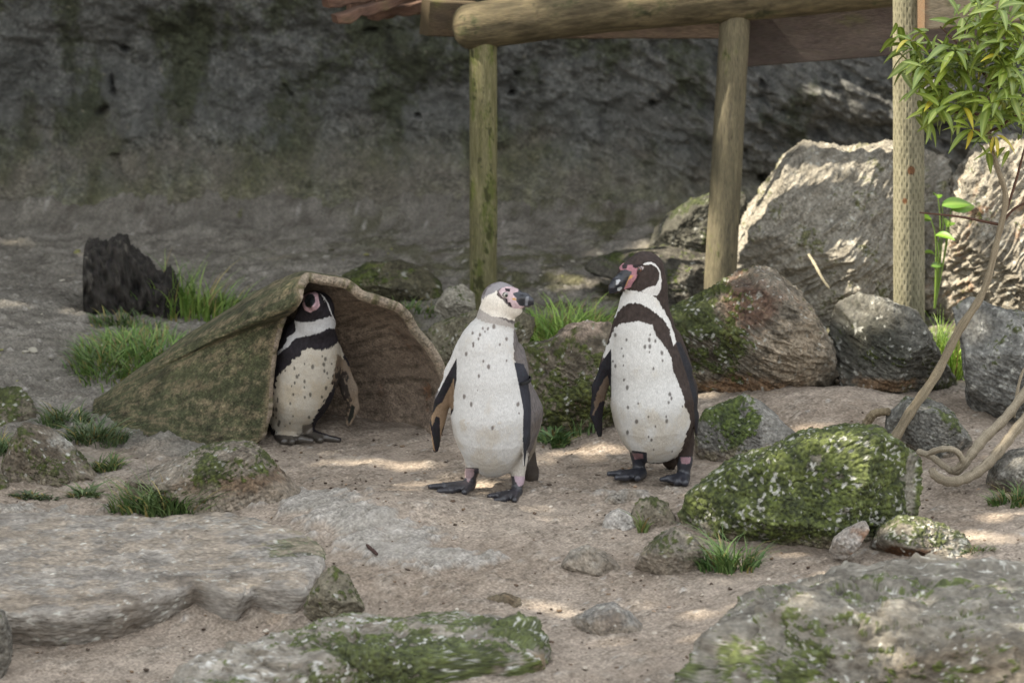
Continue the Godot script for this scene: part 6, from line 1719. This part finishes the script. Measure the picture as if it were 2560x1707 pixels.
	put("stem", stem([Vector3(1.0703, 0.0389, -0.3) - s0, Vector3(1.1253, 0.1384, -0.31) - s0, Vector3(1.197, 0.2477, -0.32) - s0, Vector3(1.2593, 0.3744, -0.33) - s0, Vector3(1.3251, 0.4902, -0.33) - s0, Vector3(1.3585, 0.6231, -0.34) - s0, Vector3(1.3793, 0.7536, -0.34) - s0, Vector3(1.349, 0.8482, -0.33) - s0, Vector3(1.3294, 0.922, -0.33) - s0, Vector3(1.3179, 1.0442, -0.33) - s0, Vector3(1.304, 1.1657, -0.33) - s0, Vector3(1.284, 1.2879, -0.32) - s0],
		[0.0152, 0.0142, 0.0132, 0.0121, 0.0101, 0.0092, 0.0082, 0.0071, 0.0051, 0.0041, 0.0031, 0.002], "7c705c", "a3967e", 3), mats["bark"], shrub)
	for tw in [[Vector3(1.3702, 0.6757, -0.35), Vector3(1.3211, 0.6857, -0.35), Vector3(1.2462, 0.7015, -0.34), Vector3(1.1375, 0.7147, -0.33)], [Vector3(1.3702, 0.6757, -0.35), Vector3(1.4067, 0.7185, -0.36), Vector3(1.4546, 0.7408, -0.36), Vector3(1.5149, 0.7557, -0.36)], [Vector3(1.3719, 0.6686, -0.36), Vector3(1.4075, 0.7765, -0.38), Vector3(1.4306, 0.8757, -0.38), Vector3(1.4516, 0.962, -0.38)], [Vector3(1.3231, 1.032, -0.33), Vector3(1.2655, 1.0469, -0.3), Vector3(1.1995, 1.0707, -0.26), Vector3(1.1477, 1.1199, -0.24)], [Vector3(1.3194, 1.0686, -0.33), Vector3(1.3323, 1.1133, -0.28), Vector3(1.3607, 1.1559, -0.24), Vector3(1.3833, 1.1862, -0.2)], [Vector3(1.3256, 0.9954, -0.33), Vector3(1.2763, 1.0018, -0.28), Vector3(1.2227, 1.0137, -0.24), Vector3(1.1579, 1.016, -0.2)], [Vector3(1.3162, 1.0929, -0.33), Vector3(1.273, 1.1457, -0.38), Vector3(1.2286, 1.1882, -0.42), Vector3(1.1937, 1.2218, -0.44)], [Vector3(1.3286, 0.9465, -0.33), Vector3(1.3465, 0.9714, -0.26), Vector3(1.3663, 1.0063, -0.2), Vector3(1.3925, 1.0195, -0.18)], [Vector3(1.329, 0.9342, -0.33), Vector3(1.299, 0.9592, -0.26), Vector3(1.2545, 0.9702, -0.2), Vector3(1.2137, 0.9654, -0.16)]]:
		put("twig", stem([tw[0] - s0, tw[1] - s0, tw[2] - s0, tw[3] - s0], [0.0045, 0.0038, 0.003, 0.0018], "4f3a30", "75594a", 8), mats["bark"], shrub)
	var kinds := [leaf_mesh(0.092, 0.031, 0.35, "627420", "8f9a4a"), leaf_mesh(0.084, 0.028, 0.15, "6f8028", "a0a85a"), leaf_mesh(0.098, 0.032, 0.6, "55681e", "808e46"), leaf_mesh(0.074, 0.025, 0.3, "7f922c", "aab05c"), leaf_mesh(0.07, 0.02, 0.7, "a89a2c", "b8b04a"), leaf_mesh(0.08, 0.022, 0.9, "77882a", "9aa84c")]
	var r := RandomNumberGenerator.new()
	r.seed = 77
	var spots := [[Vector3(1.1005, 1.2007, -0.3), 0], [Vector3(1.1142, 1.1435, -0.26), 0], [Vector3(1.1501, 1.0443, -0.22), 0], [Vector3(1.1236, 1.1447, -0.2), 0], [Vector3(1.1621, 1.0438, -0.15), 0], [Vector3(1.2054, 1.1909, -0.2), 0], [Vector3(1.2229, 1.1289, -0.35), 0], [Vector3(1.2286, 1.0385, -0.18), 0], [Vector3(1.2991, 1.048, -0.15), 0], [Vector3(1.3162, 1.0012, -0.2), 0], [Vector3(1.243, 0.9903, -0.12), 0], [Vector3(1.3493, 1.0097, -0.2), 0], [Vector3(1.3552, 1.1026, -0.15), 0], [Vector3(1.2739, 1.2168, -0.25), 0], [Vector3(1.3048, 1.2514, -0.3), 0], [Vector3(1.3484, 1.2621, -0.2), 0], [Vector3(1.2439, 1.261, -0.35), 0], [Vector3(1.1937, 1.1795, -0.3), 0], [Vector3(1.2964, 1.2878, -0.4), 0], [Vector3(1.3268, 1.2066, -0.18), 0], [Vector3(1.3807, 1.1457, -0.22), 0], [Vector3(1.3983, 1.2218, -0.3), 0], [Vector3(1.3825, 1.3063, -0.3), 0], [Vector3(1.2549, 1.1115, -0.3), 0], [Vector3(1.2012, 1.1366, -0.25), 0], [Vector3(1.3369, 0.9404, -0.3), 1], [Vector3(1.3179, 1.3038, -0.2), 0], [Vector3(1.4089, 1.0518, -0.3), 0], [Vector3(1.4196, 0.9919, -0.3), 0], [Vector3(1.2419, 1.069, -0.35), 2], [Vector3(1.1801, 1.0774, -0.3), 2], [Vector3(1.3277, 1.1209, -0.4), 2], [Vector3(1.2813, 1.1818, -0.45), 2], [Vector3(1.3823, 1.0261, -0.4), 2], [Vector3(1.3327, 1.1528, -0.15), 0], [Vector3(1.3343, 1.2493, -0.21), 0], [Vector3(1.2941, 1.0621, -0.1), 0], [Vector3(1.2305, 1.1413, -0.23), 0], [Vector3(1.1682, 1.1098, -0.26), 0], [Vector3(1.3807, 1.1035, -0.33), 0], [Vector3(1.322, 1.2604, -0.47), 0], [Vector3(1.1609, 1.0149, -0.26), 0], [Vector3(1.337, 1.2151, -0.15), 0], [Vector3(1.1165, 1.1619, -0.39), 0], [Vector3(1.3278, 1.1739, -0.17), 0], [Vector3(1.3636, 1.0237, -0.36), 0], [Vector3(1.2055, 1.1914, -0.25), 0], [Vector3(1.2382, 1.0297, -0.22), 0]]
	for q in spots:
		var at: Vector3 = q[0]
		var axis_ := Vector3(r.randf_range(-0.4, 0.4), 1.0, r.randf_range(-0.1, 0.5)).normalized()
		var whorl := 6 if q[1] == 0 else 5
		for k in whorl:
			var pick := r.randi_range(0, 3)
			if q[1] == 1 or (q[1] == 2 and r.randf() < 0.4) or r.randf() < 0.05:
				pick = 4 + r.randi_range(0, 1)
			var an := TAU * k / whorl + r.randf_range(-0.35, 0.35)
			var lift := r.randf_range(-0.55, 0.75) if q[1] == 0 else r.randf_range(-1.2, 0.0)
			var d := Vector3(cos(an) * cos(lift), sin(lift), sin(an) * cos(lift)).normalized()
			var up := axis_ if absf(d.dot(axis_)) < 0.95 else Vector3.RIGHT
			var zz := d.cross(up).normalized()
			var lf := put("leaf", kinds[pick], mats["leaf"], shrub)
			lf.transform = Transform3D(Basis(d, zz.cross(d), zz).scaled_local(Vector3.ONE * r.randf_range(0.55, 1.05)), at - s0 + d * 0.006)

	# the many smaller leaves deeper in the crown
	var fm := MultiMesh.new()
	fm.transform_format = MultiMesh.TRANSFORM_3D
	fm.mesh = kinds[2]
	fm.instance_count = 330
	for i in 330:
		var home: Vector3 = spots[r.randi() % spots.size()][0]
		var p := home - s0 + Vector3(r.randf_range(-0.05, 0.05), r.randf_range(-0.05, 0.05), r.randf_range(-0.10, 0.04))
		var turn_ := Basis.from_euler(Vector3(r.randf_range(-0.8, 0.8), r.randf() * TAU, r.randf_range(-0.9, 0.7)))
		fm.set_instance_transform(i, Transform3D(turn_.scaled_local(Vector3.ONE * r.randf_range(0.45, 0.8)), p))
	var deep := MultiMeshInstance3D.new()
	deep.name = "foliage"
	deep.multimesh = fm
	deep.material_override = mats["leaf"]
	deep.set_meta("kind", "stuff")
	shrub.add_child(deep, true)

	# loose bits on the sand
	var green := put("fallen_leaf", leaf_mesh(0.05, 0.03, 0.1, "5c7a4a", "7f9a68"), mats["leaf"])
	green.position = Vector3(-0.6819, -0.09, 0.7796) + Vector3(0, 0.006, 0)
	green.rotation = Vector3(0.1, 0.4, 0.0)
	tag(green, "dull green fallen leaf on the sand under the edge of the left slab", "leaf")
	var bit := put("fallen_twig", stem([Vector3(-0.3769, 0, 0.5201) + Vector3(0, 0.012, 0), Vector3(-0.3644, 0, 0.5498) + Vector3(0, 0.011, 0), Vector3(-0.3531, 0, 0.5792) + Vector3(0, 0.011, 0), Vector3(-0.3471, 0, 0.5902) + Vector3(0, 0.009, 0)], [0.004, 0.005, 0.003], "3d2c28", "5a4640", 12), mats["bark"])
	tag(bit, "short dark twig lying on the pale worn bedrock of the path", "twig")

	# bare crooked stems on the ground at the right
	var crook := thing("bare_branches", "pale crooked bare branches rising from the sand at the right edge", "branch", Vector3(1.2227, 0.0497, 0))
	var c0 := crook.position
	put("branch", stem([Vector3(1.1147, 0.1082, -0.03) - c0, Vector3(1.1495, 0.1019, 0) - c0, Vector3(1.1834, 0.0804, 0.02) - c0, Vector3(1.2181, 0.0684, 0.03) - c0, Vector3(1.2538, 0.1101, 0.02) - c0, Vector3(1.2931, 0.1539, 0) - c0, Vector3(1.3529, 0.2024, -0.03) - c0, Vector3(1.4053, 0.2623, -0.06) - c0, Vector3(1.4882, 0.3816, -0.1) - c0], [0.0083, 0.0093, 0.0093, 0.0111, 0.0148, 0.0139, 0.0129, 0.012], "8a7f6c", "b0a48e", 5), mats["bark"], crook)
	put("branch", stem([Vector3(1.1423, 0.0879, 0.08) - c0, Vector3(1.1521, 0.0741, 0.1) - c0, Vector3(1.1915, 0.0594, 0.1) - c0, Vector3(1.2412, 0.0658, 0.08) - c0, Vector3(1.2976, 0.0953, 0.05) - c0, Vector3(1.35, 0.1471, 0.02) - c0, Vector3(1.3984, 0.2045, 0) - c0, Vector3(1.4955, 0.2958, -0.05) - c0], [0.0102, 0.012, 0.0139, 0.0148, 0.0148, 0.0139, 0.012], "877c69", "ada08a", 6), mats["bark"], crook)
	put("branch", stem([Vector3(1.1311, 0.1154, 0.03) - c0, Vector3(1.1659, 0.1359, 0.05) - c0, Vector3(1.206, 0.1363, 0.06) - c0, Vector3(1.2286, 0.1014, 0.05) - c0, Vector3(1.2048, 0.0738, 0.04) - c0], [0.0074, 0.0083, 0.0083, 0.0083, 0.0074], "8a7f6c", "b0a48e", 7), mats["bark"], crook)
	put("branch", stem([Vector3(1.3799, 0.1969, -0.05) - c0, Vector3(1.3883, 0.2685, -0.06) - c0, Vector3(1.4043, 0.3276, -0.07) - c0, Vector3(1.438, 0.362, -0.08) - c0], [0.0046, 0.0046, 0.0037, 0.0027], "877c69", "ada08a", 8), mats["bark"], crook)
	var snag := thing("cut_branch", "short sawn-off branch stub sticking out of the sand left of the shrub stem", "branch", Vector3(1.0192, 0.0483, -0.45))
	put("wood", stem([Vector3(1.0008, 0.0353, -0.45) - snag.position, Vector3(1.02, 0.0744, -0.44) - snag.position, Vector3(1.0357, 0.103, -0.43) - snag.position, Vector3(1.0567, 0.1135, -0.42) - snag.position, Vector3(1.0768, 0.1203, -0.4) - snag.position], [0.0111, 0.0124, 0.0124, 0.0111, 0.0111], "6f6250", "a39478", 9), mats["bark"], snag)
	var fallen := thing("fallen_twig", "thin pale twig lying across the huge dappled boulder", "twig", Vector3(1.0102, 0.2109, -1.83))
	put("wood", stem([Vector3(0.971, 0.2604, -1.85) - fallen.position, Vector3(0.9912, 0.2313, -1.83) - fallen.position, Vector3(1.0151, 0.1885, -1.8) - fallen.position, Vector3(1.0366, 0.161, -1.78) - fallen.position], [0.004, 0.005, 0.004, 0.003], "b0a486", "cfc4a6", 10), mats["bark"], fallen)


# ---- crumbs, pebbles and chips on the sand
func chip(sd: int, flat: float) -> ArrayMesh:
	var r := RandomNumberGenerator.new()
	r.seed = sd
	var v := PackedVector3Array()
	var nu := 9
	var nv := 6
	var f: FastNoiseLite = nz["soft"]
	for j in nv:
		var a := PI * j / (nv - 1)
		for i in nu:
			var b := TAU * i / nu
			var d := Vector3(sin(a) * cos(b), cos(a) * flat, sin(a) * sin(b))
			v.append(d * (1.0 + 0.55 * f.get_noise_3dv(d * 1.6 + Vector3(sd, 0, 0))))
	var ix := grid_index(nu, nv, true)
	return array_mesh(v, normals_of(v, ix), ix)


func scatter(called: String, label: String, mesh: Mesh, count: int, lo: float, hi: float, tints: Array, sd: int, area: Rect2) -> void:
	var r := RandomNumberGenerator.new()
	r.seed = sd
	var mm := MultiMesh.new()
	mm.transform_format = MultiMesh.TRANSFORM_3D
	mm.use_colors = true
	mm.mesh = mesh
	mm.instance_count = count
	var fbm: FastNoiseLite = nz["fbm"]
	var k := 0
	while k < count:
		var x := area.position.x + r.randf() * area.size.x
		var z := area.position.y + r.randf() * area.size.y
		if fbm.get_noise_2d(x * 3.0 + sd, z * 3.0) + r.randf_range(-0.5, 0.5) < 0.0:
			continue
		var s := lo * pow(hi / lo, pow(r.randf(), 2.2))
		var b := Basis.from_euler(Vector3(r.randf_range(-0.3, 0.3), r.randf() * TAU, r.randf_range(-0.3, 0.3))).scaled_local(Vector3(s * r.randf_range(0.8, 1.6), s, s))
		mm.set_instance_transform(k, Transform3D(b, Vector3(x, gy(x, z) + s * 0.15, z)))
		mm.set_instance_color(k, lin(tints[r.randi() % tints.size()]))
		k += 1
	var o := MultiMeshInstance3D.new()
	o.name = called
	o.multimesh = mm
	o.material_override = mats["crumb"]
	add_child(o, true)
	tag(o, label, "debris", "", "stuff")


func build_litter() -> void:
	var m := solid("crumb", 0.95, 0.25)
	scatter("pebbles", "scattered pale pebbles and stone chips on the sand", chip(5, 0.6), 360, 0.0018, 0.007, ["a59b8d", "8d8478", "b5ac9e", "7c6e60", "97826e"], 11, Rect2(-1.4, -0.6, 2.9, 2.3))
	scatter("soil_crumbs", "dark crumbs of soil and droppings scattered over the sand", chip(9, 0.5), 1600, 0.0018, 0.006, ["3d332b", "57483c", "4a4038", "6a5948"], 12, Rect2(-1.4, -0.7, 2.9, 2.4))
	scatter("stone_chips", "grey chips and leaf bits on the floor of the hollow", chip(13, 0.35), 420, 0.004, 0.014, ["6a665c", "8e897c", "4d4a3c", "77754c", "a8a294"], 13, Rect2(-1.9, -3.1, 3.2, 2.1))


# ---- the tree that overhangs the enclosure; it stands out of the picture on the left and gives the dappled shade
func build_canopy() -> void:
	var root := thing("overhanging_tree", "leafy tree standing outside the picture on the left and shading the enclosure", "tree", Vector3(-6.0, 0, -1.6))
	put("trunk", stem([Vector3(0, -0.2, 0), Vector3(0.2, 1.6, 0.0), Vector3(0.7, 3.2, 0.3), Vector3(1.6, 4.6, 0.8)], [0.24, 0.2, 0.15, 0.08], "5a4d40", "7a6b58", 4), mats["bark"], root)
	var mm := MultiMesh.new()
	mm.transform_format = MultiMesh.TRANSFORM_3D
	mm.use_colors = false
	mm.mesh = leaf_mesh(0.2, 0.13, 0.3, "3f5f22", "5f7a36")
	var r := RandomNumberGenerator.new()
	r.seed = 5
	var spots: Array[Transform3D] = []
	var sun := Vector3(-4.2, 5.0, 0.3).normalized()
	var tries := 0
	while spots.size() < 8200 and tries < 90000:
		tries += 1
		var p := Vector3(r.randf_range(-7.2, -1.6), r.randf_range(4.4, 5.8), r.randf_range(-4.2, 2.4))
		# where the shade of this leaf would fall; the crown is thin towards the right-hand back
		var g := p - sun * (p.y / sun.y)
		var keep := 1.0
		keep *= 1.0 - 0.8 * smoothstep(0.3, 0.75, g.x) * smoothstep(-0.6, -1.1, g.z)
		keep *= 1.0 - 0.55 * smoothstep(0.1, 0.5, g.x) * smoothstep(0.1, 0.5, g.z)
		keep *= lerpf(1.0, 0.14, smoothstep(0.2, 0.6, g.x)) if g.z < -1.2 else 1.0
		keep *= smoothstep(-0.25, 0.1, (nz["fbm"] as FastNoiseLite).get_noise_3dv(p * 0.8) + 0.2)
		if r.randf() > keep:
			continue
		var b := Basis.from_euler(Vector3(r.randf_range(-0.7, 0.7), r.randf() * TAU, r.randf_range(-0.7, 0.7))).scaled_local(Vector3.ONE * r.randf_range(0.7, 1.4))
		spots.append(Transform3D(b, p - root.position))
	mm.instance_count = spots.size()
	for i in spots.size():
		mm.set_instance_transform(i, spots[i])
	var o := MultiMeshInstance3D.new()
	o.name = "crown"
	o.multimesh = mm
	o.material_override = mats["leaf"]
	o.set_meta("kind", "stuff")
	root.add_child(o, true)
